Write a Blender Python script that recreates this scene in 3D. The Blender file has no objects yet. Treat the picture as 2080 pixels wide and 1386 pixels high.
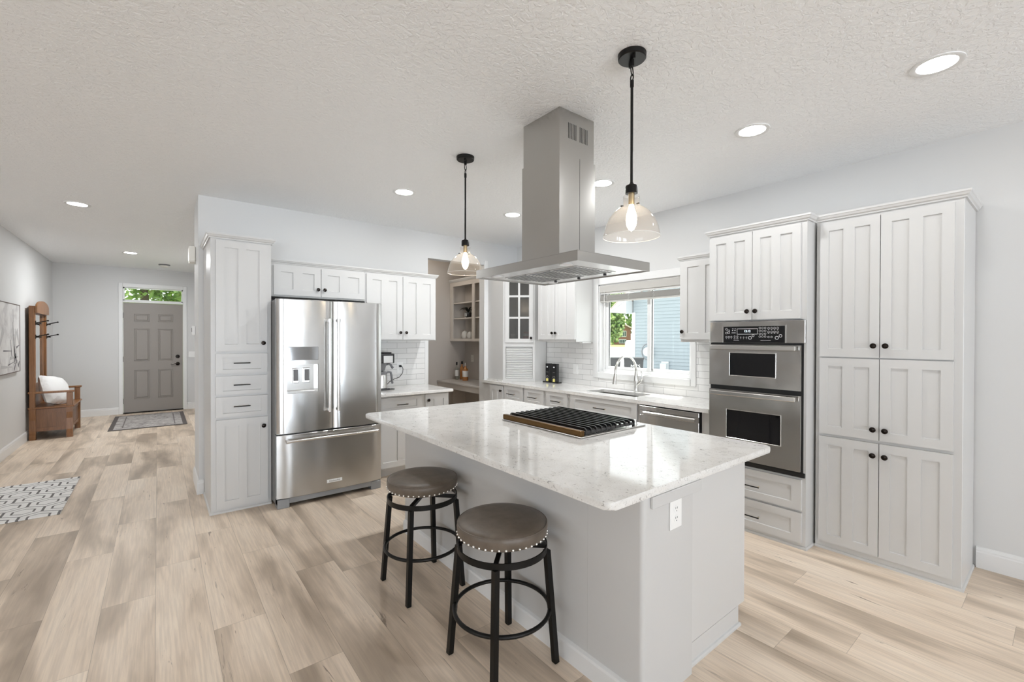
import bpy, bmesh, math, random
from mathutils import Vector, Matrix
PI = math.pi
random.seed(7)
S = bpy.context.scene
C = S.collection

# ---------------------------------------------------------------- camera
FPX, YAW, PITCH, ROLL = 904.0, math.radians(38.53), math.radians(0.374), math.radians(0.127)
cy_, sy_, cp_, sp_ = math.cos(YAW), math.sin(YAW), math.cos(PITCH), math.sin(PITCH)
Fw = Vector((sy_*cp_, cy_*cp_, -sp_)); R0 = Vector((cy_, -sy_, 0)); U0 = R0.cross(Fw)
cr_, sr_ = math.cos(ROLL), math.sin(ROLL)
Rt = cr_*R0 + sr_*U0; Up = -sr_*R0 + cr_*U0
cam_d = bpy.data.cameras.new('camera'); cam = bpy.data.objects.new('camera', cam_d); C.objects.link(cam)
cam.matrix_world = Matrix(((Rt.x, Up.x, -Fw.x, 0), (Rt.y, Up.y, -Fw.y, 0), (Rt.z, Up.z, -Fw.z, 1.46), (0, 0, 0, 1)))
cam_d.sensor_fit = 'HORIZONTAL'; cam_d.sensor_width = 36; cam_d.lens = 36*FPX/2080
cam_d.clip_start = 0.05; cam_d.clip_end = 400
S.camera = cam
# ---------------------------------------------------------------- world, sun, daylight, exposure
W = bpy.data.worlds.new('world'); S.world = W; W.use_nodes = True
bg = W.node_tree.nodes['Background']; bg.inputs[0].default_value = (0.93, 0.97, 1.0, 1); bg.inputs[1].default_value = 1.65
def lamp(name, kind, loc, power, color=(1, 1, 1), direction=None, **kw):
    d = bpy.data.lights.new(name, kind); d.energy = power; d.color = color
    for k, v in kw.items(): setattr(d, k, v)
    o = bpy.data.objects.new(name, d); C.objects.link(o); o.location = loc
    if direction: o.rotation_euler = Vector(direction).to_track_quat('-Z', 'Y').to_euler()
    return o
lamp('sun', 'SUN', (20, 20, 30), 6.5, (1.0, 0.97, 0.92), (-0.36, -0.10, -0.93), angle=math.radians(0.6))
# daylight that falls in through the living-room windows behind and beside the camera
DAY = (0.95, 0.98, 1.0)
lamp('daylight_patio_windows', 'AREA', (-1.0, -8.02, 1.3), 100, DAY, (0, 1, 0.1), shape='RECTANGLE', size=8.0, size_y=2.1)
lamp('daylight_living_window', 'AREA', (-8.18, 0.5, 1.3), 6, DAY, (1, 0, 0.1), shape='RECTANGLE', size=6.0, size_y=2.0)
# unseen fill lights added low outside, aimed up to brighten the ceiling
lamp('sunlit_patio_bounce', 'AREA', (-1.0, -10.2, -0.1), 1450, (0.84, 0.952, 1.085), (0, 0.85, 0.6), shape='RECTANGLE', size=10.0, size_y=2.8)
lamp('sunlit_lawn_bounce', 'AREA', (-10.4, 0.5, -0.1), 200, (0.84, 0.952, 1.085), (0.85, 0, 0.6), shape='RECTANGLE', size=8.0, size_y=2.8)
S.view_settings.view_transform = 'Standard'; S.view_settings.look = 'None'
S.view_settings.gamma = 1.0; S.view_settings.use_curve_mapping = False
S.view_settings.exposure = 0.58
try:
    S.cycles.use_denoising = True; S.cycles.max_bounces = 10; S.cycles.transparent_max_bounces = 16
    S.cycles.diffuse_bounces = 6; S.cycles.sample_clamp_indirect = 8.0; S.cycles.caustics_refractive = False; S.cycles.caustics_reflective = False
except Exception: pass

# ---------------------------------------------------------------- materials
def new_mat(name):
    m = bpy.data.materials.new(name); m.use_nodes = True
    nt = m.node_tree; return m, nt, nt.nodes['Principled BSDF']
def P(name, col, rough=0.5, metal=0.0, spec=0.5, emit=None, estr=0, bump=None, coat=0):
    m, nt, b = new_mat(name)
    b.inputs['Base Color'].default_value = (*col, 1); b.inputs['Roughness'].default_value = rough
    b.inputs['Metallic'].default_value = metal; b.inputs['Specular IOR Level'].default_value = spec
    b.inputs['Coat Weight'].default_value = coat
    if emit: b.inputs['Emission Color'].default_value = (*emit, 1); b.inputs['Emission Strength'].default_value = estr
    if bump:
        sc, st, dist = bump
        n = nt.nodes.new('ShaderNodeTexNoise'); n.inputs['Scale'].default_value = sc; n.inputs['Detail'].default_value = 3
        tc = nt.nodes.new('ShaderNodeTexCoord'); nt.links.new(tc.outputs['Object'], n.inputs['Vector'])
        bp = nt.nodes.new('ShaderNodeBump'); bp.inputs['Strength'].default_value = st; bp.inputs['Distance'].default_value = dist
        nt.links.new(n.outputs['Fac'], bp.inputs['Height']); nt.links.new(bp.outputs['Normal'], b.inputs['Normal'])
    return m
class NG:
    """small helper for shader maths"""
    def __init__(s, nt): s.nt = nt
    def link(s, a, inp):
        if hasattr(a, 'is_output') or hasattr(a, 'links'): s.nt.links.new(a, inp)
        else: inp.default_value = a
    def m(s, op, a, b=0.0, c=0.0, clamp=False):
        n = s.nt.nodes.new('ShaderNodeMath'); n.operation = op; n.use_clamp = clamp
        s.link(a, n.inputs[0]); s.link(b, n.inputs[1]); s.link(c, n.inputs[2]); return n.outputs[0]
    def vec(s, x, y, z=0.0):
        n = s.nt.nodes.new('ShaderNodeCombineXYZ'); s.link(x, n.inputs[0]); s.link(y, n.inputs[1]); s.link(z, n.inputs[2]); return n.outputs[0]
    def sep(s, v):
        n = s.nt.nodes.new('ShaderNodeSeparateXYZ'); s.nt.links.new(v, n.inputs[0]); return n.outputs
    def obj(s): return s.nt.nodes.new('ShaderNodeTexCoord').outputs['Object']
    def pos(s): return s.nt.nodes.new('ShaderNodeNewGeometry').outputs['Position']
    def noise(s, v, scale, detail=3.0, rough=0.5, dist=0.0):
        n = s.nt.nodes.new('ShaderNodeTexNoise'); s.nt.links.new(v, n.inputs['Vector'])
        n.inputs['Scale'].default_value = scale; n.inputs['Detail'].default_value = detail
        n.inputs['Roughness'].default_value = rough; n.inputs['Distortion'].default_value = dist; return n.outputs['Fac']
    def white(s, v):
        n = s.nt.nodes.new('ShaderNodeTexWhiteNoise'); n.noise_dimensions = '3D'; s.nt.links.new(v, n.inputs['Vector']); return n.outputs['Value']
    def ramp(s, f, stops):
        n = s.nt.nodes.new('ShaderNodeValToRGB'); s.link(f, n.inputs[0]); e = n.color_ramp.elements
        while len(e) < len(stops): e.new(0.5)
        for k, (p, c) in enumerate(stops):
            e[k].position = p; e[k].color = (*c, 1) if len(c) == 3 else c
        return n.outputs[0]
    def mix(s, f, a, b, mode='MIX'):
        n = s.nt.nodes.new('ShaderNodeMix'); n.data_type = 'RGBA'; n.blend_type = mode
        s.link(f, n.inputs[0])
        for v, i in ((a, 6), (b, 7)):
            if isinstance(v, tuple): n.inputs[i].default_value = (*v, 1)
            else: s.nt.links.new(v, n.inputs[i])
        return n.outputs[2]
    def bump(s, h, st, dist, b):
        n = s.nt.nodes.new('ShaderNodeBump'); n.inputs['Strength'].default_value = st; n.inputs['Distance'].default_value = dist
        s.nt.links.new(h, n.inputs['Height']); s.nt.links.new(n.outputs['Normal'], b.inputs['Normal'])

M = {}
M['wall'] = P('wall_paint', (0.66, 0.66, 0.655), 0.55, bump=(180, 0.08, 0.002))
M['trim'] = P('trim_paint', (0.76, 0.76, 0.755), 0.35)
M['cab'] = P('cabinet_paint', (0.60, 0.595, 0.585), 0.33)
M['island'] = P('island_paint', (0.57, 0.565, 0.555), 0.45)
M['greige'] = P('greige_paint', (0.50, 0.465, 0.43), 0.55)  # nook wall colour with its dim warm light mixed in
M['hutch'] = P('hutch_paint', (0.60, 0.56, 0.515), 0.45)  # hutch colour carries the nook's dim warm light too
M['greige_top'] = P('desk_top', (0.55, 0.52, 0.49), 0.35)  # desk top given the same dim warm light in its colour
M['black'] = P('black_metal', (0.012, 0.011, 0.010), 0.38, 0.6)
M['iron'] = P('cast_iron', (0.016, 0.016, 0.017), 0.22, 0.1, 0.8)
M['bronze'] = P('dark_bronze', (0.018, 0.013, 0.010), 0.22, 0.7)
M['brassy'] = P('pull_post', (0.62, 0.52, 0.36), 0.3, 1.0)
M['brass'] = P('aged_brass', (0.45, 0.34, 0.18), 0.35, 1.0)
M['chrome'] = P('brushed_nickel', (0.72, 0.71, 0.69), 0.2, 1.0)
M['white_pl'] = P('white_plastic', (0.85, 0.85, 0.84), 0.3)
M['almond'] = P('off_white_plastic', (0.80, 0.78, 0.72), 0.4)
M['slot'] = P('slot_dark', (0.05, 0.05, 0.05), 0.6)
M['blackpl'] = P('black_plastic', (0.012, 0.012, 0.013), 0.25)
M['greypl'] = P('grey_plastic', (0.16, 0.16, 0.165), 0.4)
M['ovenglass'] = P('oven_glass', (0.006, 0.006, 0.007), 0.06)
M['gasket'] = P('gasket', (0.01, 0.01, 0.01), 0.6)
M['mirror'] = P('mirror', (0.85, 0.87, 0.86), 0.02, 1.0)
M['pillow'] = P('pillow_cotton', (0.83, 0.83, 0.82), 0.9, bump=(25, 0.3, 0.02))
M['door'] = P('door_paint', (0.285, 0.258, 0.235), 0.42)
M['lens'] = P('light_lens', (1, 1, 1), 0.4, emit=(1.0, 0.97, 0.92), estr=14.0)
M['bulb'] = P('lit_bulb', (1, 0.9, 0.7), 0.3, emit=(1.0, 0.84, 0.62), estr=24.0)
M['display'] = P('display_digits', (0.7, 0.9, 1.0), 0.4, emit=(0.75, 0.92, 1.0), estr=1.2)
M['satin'] = P('satin_steel', (0.62, 0.62, 0.61), 0.42, 1.0)
M['keys'] = P('key_print', (0.55, 0.55, 0.56), 0.5)
M['siding_trim'] = P('exterior_trim', (0.60, 0.62, 0.63), 0.6)
M['ext_glass'] = P('exterior_glass', (0.05, 0.07, 0.07), 0.1)
M['redhouse'] = P('brown_cladding', (0.20, 0.085, 0.06), 0.7)
M['roof'] = P('pink_shingles', (0.52, 0.40, 0.37), 0.9)
M['road'] = P('asphalt', (0.55, 0.55, 0.56), 0.9)
M['drive'] = P('concrete', (0.74, 0.74, 0.73), 0.85)
M['lawn'] = P('lawn', (0.22, 0.34, 0.08), 0.95, bump=(60, 0.5, 0.05))
M['bin'] = P('bin_plastic', (0.035, 0.035, 0.038), 0.5)
M['carwhite'] = P('car_paint', (0.82, 0.83, 0.84), 0.2, coat=0.5)
M['tire'] = P('tire_rubber', (0.02, 0.02, 0.02), 0.8)
M['bark'] = P('bark', (0.10, 0.07, 0.05), 0.9)
M['leafdark'] = P('dark_leaf', (0.010, 0.014, 0.008), 0.35)
M['ornament'] = P('woven_white', (0.80, 0.76, 0.70), 0.7, bump=(140, 0.8, 0.01))
M['amber'] = P('amber_liquor', (0.40, 0.16, 0.04), 0.1, coat=0.4)
M['paper'] = P('paper_label', (0.80, 0.80, 0.78), 0.6)
M['yellow'] = P('yellow_fill', (0.75, 0.68, 0.22), 0.4)
M['redlid'] = P('red_plastic', (0.55, 0.05, 0.04), 0.4)
M['inkgrey'] = P('grey_ink', (0.20, 0.19, 0.20), 0.8)
M['inklight'] = P('light_grey_ink', (0.48, 0.47, 0.47), 0.8)

def stainless(name, col=(0.60, 0.595, 0.585), rough=0.26, aniso=0.75, rot=0.0, wavy=0.0):
    m, nt, b = new_mat(name); g = NG(nt)
    b.inputs['Base Color'].default_value = (*col, 1); b.inputs['Metallic'].default_value = 1.0
    b.inputs['Roughness'].default_value = rough; b.inputs['Anisotropic'].default_value = aniso; b.inputs['Anisotropic Rotation'].default_value = rot
    if wavy: g.bump(g.noise(g.obj(), 3.2, 1.5), wavy, 0.05, b)
    vt = nt.nodes.new('ShaderNodeVectorTransform'); vt.vector_type = 'VECTOR'; vt.convert_from = 'OBJECT'; vt.convert_to = 'WORLD'
    vt.inputs[0].default_value = (0.7071, 0.7071, 0.0); nt.links.new(vt.outputs[0], b.inputs['Tangent'])
    return m
M['steel'] = stainless('stainless_steel', (0.52, 0.515, 0.505), 0.22, 0.8, 0.25, 0.06)
M['steel2'] = stainless('stainless_oven', (0.53, 0.525, 0.515), 0.20, 0.7, 0.25, 0.35)
M['hoodsteel'] = stainless('stainless_hood', (0.50, 0.49, 0.47), 0.24, 0.6, 0.25)
M['fridgeside'] = P('fridge_side_grey', (0.20, 0.20, 0.195), 0.45, 0.3)
M['grille'] = P('grille_grey', (0.30, 0.31, 0.32), 0.4, 0.5)

# knockdown ceiling
m, nt, b = new_mat('ceiling_texture'); g = NG(nt); M['ceiling'] = m
b.inputs['Base Color'].default_value = (0.90, 0.905, 0.91, 1); b.inputs['Roughness'].default_value = 0.5
n = g.noise(g.obj(), 38.0, 4.0, 0.55, 0.6)
h = g.ramp(n, [(0.44, (0, 0, 0)), (0.56, (1, 1, 1))])
g.bump(h, 0.45, 0.006, b)

# plank floor, boards run along y
m, nt, b = new_mat('plank_floor'); g = NG(nt); M['floor'] = m
x, y, z = g.sep(g.obj())[:3]
PW, PL = 0.228, 1.37
xr = g.m('DIVIDE', g.m('ADD', x, 30*PW + 0.012), PW); row = g.m('FLOOR', xr)
off = g.m('MULTIPLY', g.white(g.vec(row, 3.7, 1.0)), 1.0)
yr = g.m('ADD', g.m('DIVIDE', y, PL), off); colm = g.m('FLOOR', yr)
idn = g.white(g.vec(row, colm, 2.0)); id2 = g.white(g.vec(row, colm, 9.0))
fx = g.m('FRACT', xr); fy = g.m('FRACT', yr)
shift = g.m('MULTIPLY', idn, 37.0)
big = g.noise(g.vec(g.m('ADD', g.m('MULTIPLY', x, 4.6), shift), g.m('ADD', g.m('MULTIPLY', y, 0.9), g.m('MULTIPLY', id2, 23.0)), shift), 1.0, 3.5, 0.52, 0.35)
grain = g.noise(g.vec(g.m('ADD', g.m('MULTIPLY', x, 95.0), shift), g.m('MULTIPLY', y, 3.4), shift), 1.0, 4.0, 0.6, 0.3)
crack = g.noise(g.vec(g.m('ADD', g.m('MULTIPLY', x, 26.0), shift), g.m('ADD', g.m('MULTIPLY', y, 2.2), shift), shift), 1.0, 5.0, 0.62, 1.6)
base = g.ramp(g.m('ADD', big, g.m('MULTIPLY', g.m('SUBTRACT', idn, 0.5), 0.10)),
              [(0.29, (0.40, 0.318, 0.24)), (0.41, (0.60, 0.49, 0.38)), (0.51, (0.80, 0.665, 0.53)), (0.70, (0.88, 0.755, 0.62))])
base = g.mix(g.m('MULTIPLY', g.ramp(grain, [(0.40, (1, 1, 1)), (0.62, (0, 0, 0))]), 0.22), base, (0.28, 0.22, 0.175))
base = g.mix(g.m('MULTIPLY', g.ramp(crack, [(0.28, (1, 1, 1)), (0.345, (0, 0, 0))]), 0.8), base, (0.20, 0.15, 0.115))
ex = g.m('MINIMUM', fx, g.m('SUBTRACT', 1.0, fx)); ey = g.m('MINIMUM', fy, g.m('SUBTRACT', 1.0, fy))
seam = g.m('MAXIMUM', g.m('LESS_THAN', ex, 0.005), g.m('LESS_THAN', ey, 0.0008))
base = g.mix(g.m('MULTIPLY', seam, 0.45), base, (0.16, 0.12, 0.09))
nt.links.new(base, b.inputs['Base Color'])
nt.links.new(g.m('MULTIPLY_ADD', grain, 0.15, 0.36), b.inputs['Roughness']); b.inputs['Specular IOR Level'].default_value = 0.4
g.bump(g.m('SUBTRACT', grain, g.m('MULTIPLY', seam, 2.0)), 0.10, 0.001, b)

# quartz
m, nt, b = new_mat('quartz'); g = NG(nt); M['quartz'] = m
o = g.obj()
x, y, z = g.sep(o)[:3]
n1 = g.noise(o, 9.0, 5.0, 0.6, 0.8); n2 = g.noise(g.vec(g.m('MULTIPLY', x, 55.0), g.m('MULTIPLY', y, 34.0), g.m('MULTIPLY', z, 55.0)), 1.0, 5.0, 0.62, 1.4)
n3 = g.noise(o, 140.0, 3.0, 0.6)
col = g.ramp(n1, [(0.35, (0.73, 0.715, 0.69)), (0.60, (0.80, 0.79, 0.77))])
col = g.mix(g.ramp(n3, [(0.50, (0, 0, 0)), (0.68, (0.35, 0.35, 0.35))]), col, (0.56, 0.54, 0.51))
fle = g.m('MULTIPLY', g.ramp(n2, [(0.36, (1, 1, 1)), (0.395, (0, 0, 0))]), g.ramp(n1, [(0.38, (1, 1, 1)), (0.62, (0.25, 0.25, 0.25))]))
col = g.mix(g.m('MULTIPLY', fle, 0.85), col, (0.20, 0.185, 0.165))
nt.links.new(col, b.inputs['Base Color']); b.inputs['Roughness'].default_value = 0.07; b.inputs['Specular IOR Level'].default_value = 0.55

def tile_mat(name, across):
    m, nt, b = new_mat(name); g = NG(nt)
    s = g.sep(g.obj()); u = s[1] if across == 'y' else s[0]
    br = nt.nodes.new('ShaderNodeTexBrick'); nt.links.new(g.vec(u, g.m('SUBTRACT', s[2], 0.885)), br.inputs['Vector'])
    br.inputs['Scale'].default_value = 1.0; br.inputs['Brick Width'].default_value = 0.25; br.inputs['Row Height'].default_value = 0.0645
    br.inputs['Mortar Size'].default_value = 0.0016; br.inputs['Mortar Smooth'].default_value = 0.1; br.offset = 0.5
    br.inputs['Color1'].default_value = (0.80, 0.795, 0.785, 1); br.inputs['Color2'].default_value = (0.73, 0.725, 0.715, 1)
    br.inputs['Mortar'].default_value = (0.33, 0.325, 0.32, 1)
    nt.links.new(br.outputs['Color'], b.inputs['Base Color']); b.inputs['Roughness'].default_value = 0.12
    g.bump(br.outputs['Fac'], -0.5, 0.002, b)
    return m
M['tile_y'] = tile_mat('subway_tile_side', 'y'); M['tile_x'] = tile_mat('subway_tile_back', 'x')

# leather
m, nt, b = new_mat('taupe_leather'); g = NG(nt); M['leather'] = m
n = g.noise(g.obj(), 14.0, 4.0, 0.6); f = g.noise(g.obj(), 260.0, 2.0)
nt.links.new(g.ramp(n, [(0.35, (0.098, 0.075, 0.054)), (0.65, (0.142, 0.112, 0.086))]), b.inputs['Base Color'])
b.inputs['Roughness'].default_value = 0.42; g.bump(f, 0.15, 0.002, b)

def wood(name, c1, c2, rough=0.35, ax='z'):
    m, nt, b = new_mat(name); g = NG(nt); s = g.sep(g.obj())
    k = dict(x=(4, 40, 40), y=(40, 4, 40), z=(40, 40, 4))[ax]
    n = g.noise(g.vec(g.m('MULTIPLY', s[0], k[0]), g.m('MULTIPLY', s[1], k[1]), g.m('MULTIPLY', s[2], k[2])), 1.0, 4.0, 0.6, 1.0)
    nt.links.new(g.ramp(n, [(0.3, c1), (0.7, c2)]), b.inputs['Base Color']); b.inputs['Roughness'].default_value = rough
    return m
M['oak'] = wood('oak_stain', (0.19, 0.080, 0.026), (0.30, 0.135, 0.048))
M['oakdark'] = wood('oak_panel', (0.16, 0.072, 0.030), (0.24, 0.112, 0.050))

def thin_glass(name, tint, gloss_rough=0.02, base_reflect=0.06, opaque=None, amount=0.0):
    m = bpy.data.materials.new(name); m.use_nodes = True; nt = m.node_tree; nt.nodes.clear(); g = NG(nt)
    out = nt.nodes.new('ShaderNodeOutputMaterial'); tr = nt.nodes.new('ShaderNodeBsdfTransparent'); tr.inputs[0].default_value = (*tint, 1)
    gl = nt.nodes.new('ShaderNodeBsdfGlossy'); gl.inputs['Roughness'].default_value = gloss_rough
    lw = nt.nodes.new('ShaderNodeLayerWeight'); lw.inputs[0].default_value = 0.5
    mx = nt.nodes.new('ShaderNodeMixShader'); nt.links.new(g.m('MULTIPLY_ADD', g.m('POWER', lw.outputs['Facing'], 5.0), 0.75, base_reflect, True), mx.inputs[0])
    src = tr.outputs[0]
    if opaque:
        df = nt.nodes.new('ShaderNodeBsdfDiffuse'); df.inputs[0].default_value = (*opaque, 1)
        m2 = nt.nodes.new('ShaderNodeMixShader'); m2.inputs[0].default_value = amount
        nt.links.new(tr.outputs[0], m2.inputs[1]); nt.links.new(df.outputs[0], m2.inputs[2]); src = m2.outputs[0]
    nt.links.new(src, mx.inputs[1]); nt.links.new(gl.outputs[0], mx.inputs[2]); nt.links.new(mx.outputs[0], out.inputs[0])
    return m
M['glass'] = thin_glass('window_glass', (0.96, 0.98, 0.97), base_reflect=0.02)
M['shade'] = thin_glass('smoky_shade_glass', (0.90, 0.885, 0.87), base_reflect=0.03, opaque=(0.72, 0.70, 0.68), amount=0.10)
M['cabglass'] = thin_glass('cabinet_door_glass', (0.62, 0.61, 0.59), gloss_rough=0.16, base_reflect=0.07, opaque=(0.12, 0.12, 0.115), amount=0.30)
M['jar'] = thin_glass('jar_glass', (0.9, 0.92, 0.92), base_reflect=0.06, opaque=(0.7, 0.72, 0.75), amount=0.35)
M['bottle'] = thin_glass('bottle_glass', (0.9, 0.92, 0.90), base_reflect=0.08)

# geometric rug: stretched hexagon trellis
m, nt, b = new_mat('geometric_rug'); g = NG(nt); M['rug'] = m
x, y, z = g.sep(g.obj())[:3]
u = g.m('ADD', g.m('DIVIDE', g.m('SUBTRACT', x, 0.555), 0.234), 100.5); v = g.m('ADD', g.m('DIVIDE', g.m('ADD', y, 0.40), 0.234), 0.866+173.2)
def hexd(uu, vv):
    a = g.m('SUBTRACT', g.m('FLOORED_MODULO', uu, 1.0), 0.5); c = g.m('SUBTRACT', g.m('FLOORED_MODULO', vv, 1.732), 0.866)
    return g.m('ABSOLUTE', a), g.m('ABSOLUTE', c)
a1, c1 = hexd(u, v); a2, c2 = hexd(g.m('SUBTRACT', u, 0.5), g.m('SUBTRACT', v, 0.866))
def slant(a, c): return g.m('ADD', g.m('MULTIPLY', a, 0.5), g.m('MULTIPLY', c, 0.866))
e1, e2 = slant(a1, c1), slant(a2, c2); h1, h2 = g.m('MAXIMUM', a1, e1), g.m('MAXIMUM', a2, e2)
sel = g.m('LESS_THAN', h1, h2); d = g.m('MINIMUM', h1, h2)
isa = g.m('ADD', g.m('MULTIPLY', sel, g.m('GREATER_THAN', a1, e1)), g.m('MULTIPLY', g.m('SUBTRACT', 1.0, sel), g.m('GREATER_THAN', a2, e2)))
ring_ = g.m('MULTIPLY', g.m('GREATER_THAN', d, g.m('MULTIPLY_ADD', isa, -0.012, 0.250)), g.m('LESS_THAN', d, g.m('MULTIPLY_ADD', isa, 0.008, 0.292)))
ln = g.m('MAXIMUM', g.m('GREATER_THAN', d, g.m('MULTIPLY_ADD', isa, -0.014, 0.476)), ring_)
fz = g.noise(g.obj(), 300.0, 2.0)
nt.links.new(g.mix(ln, g.ramp(fz, [(0.3, (0.78, 0.765, 0.745)), (0.7, (0.86, 0.845, 0.825))]), (0.18, 0.17, 0.165)), b.inputs['Base Color'])
b.inputs['Roughness'].default_value = 0.95; g.bump(fz, 0.5, 0.004, b)
# distressed entry mat
m, nt, b = new_mat('distressed_mat'); g = NG(nt); M['mat'] = m
x, y, z = g.sep(g.obj())[:3]
n1 = g.noise(g.obj(), 22.0, 4.0, 0.65, 0.8); n2 = g.noise(g.obj(), 6.0, 3.0)
col = g.ramp(g.m('MULTIPLY_ADD', n2, 0.4, g.m('MULTIPLY', n1, 0.7)), [(0.42, (0.20, 0.18, 0.172)), (0.54, (0.40, 0.375, 0.36)), (0.7, (0.54, 0.515, 0.49))])
ax_ = g.m('ABSOLUTE', x); ay_ = g.m('ABSOLUTE', y)
bx_ = g.m('SUBTRACT', 0.80, ay_); bxx = g.m('SUBTRACT', 0.49, ax_); ed = g.m('MINIMUM', bx_, bxx)
col = g.mix(g.m('LESS_THAN', ed, 0.05), col, (0.12, 0.105, 0.10))
col = g.mix(g.m('MULTIPLY', g.m('LESS_THAN', g.m('ABSOLUTE', g.m('SUBTRACT', ed, 0.155)), 0.008), 0.8), col, (0.12, 0.105, 0.10))
nt.links.new(col, b.inputs['Base Color']); b.inputs['Roughness'].default_value = 0.95
# lap siding (bump only, real laps are modelled)
M['siding'] = P('blue_lap_siding', (0.30, 0.34, 0.37), 0.6)
# foliage
m, nt, b = new_mat('tree_leaves'); g = NG(nt); M['leaves'] = m
nt.links.new(g.ramp(g.noise(g.obj(), 3.0, 3.0), [(0.3, (0.05, 0.11, 0.025)), (0.5, (0.18, 0.29, 0.07)), (0.7, (0.42, 0.50, 0.18))]), b.inputs['Base Color'])
b.inputs['Roughness'].default_value = 0.6
M['blind'] = P('blind_vinyl', (0.50, 0.485, 0.455), 0.5)
M['blindrail'] = P('blind_rail', (0.74, 0.73, 0.71), 0.4)
M['canvas'] = P('canvas_print', (0.66, 0.65, 0.64), 0.85, bump=(7, 0.0, 0.0))
m, nt, b = new_mat('canvas_wash'); g = NG(nt); M['canvas'] = m
nt.links.new(g.ramp(g.noise(g.obj(), 3.2, 5.0, 0.65, 0.5), [(0.3, (0.42, 0.40, 0.41)), (0.5, (0.64, 0.63, 0.62)), (0.7, (0.74, 0.73, 0.72))]), b.inputs['Base Color'])
b.inputs['Roughness'].default_value = 0.85
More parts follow.
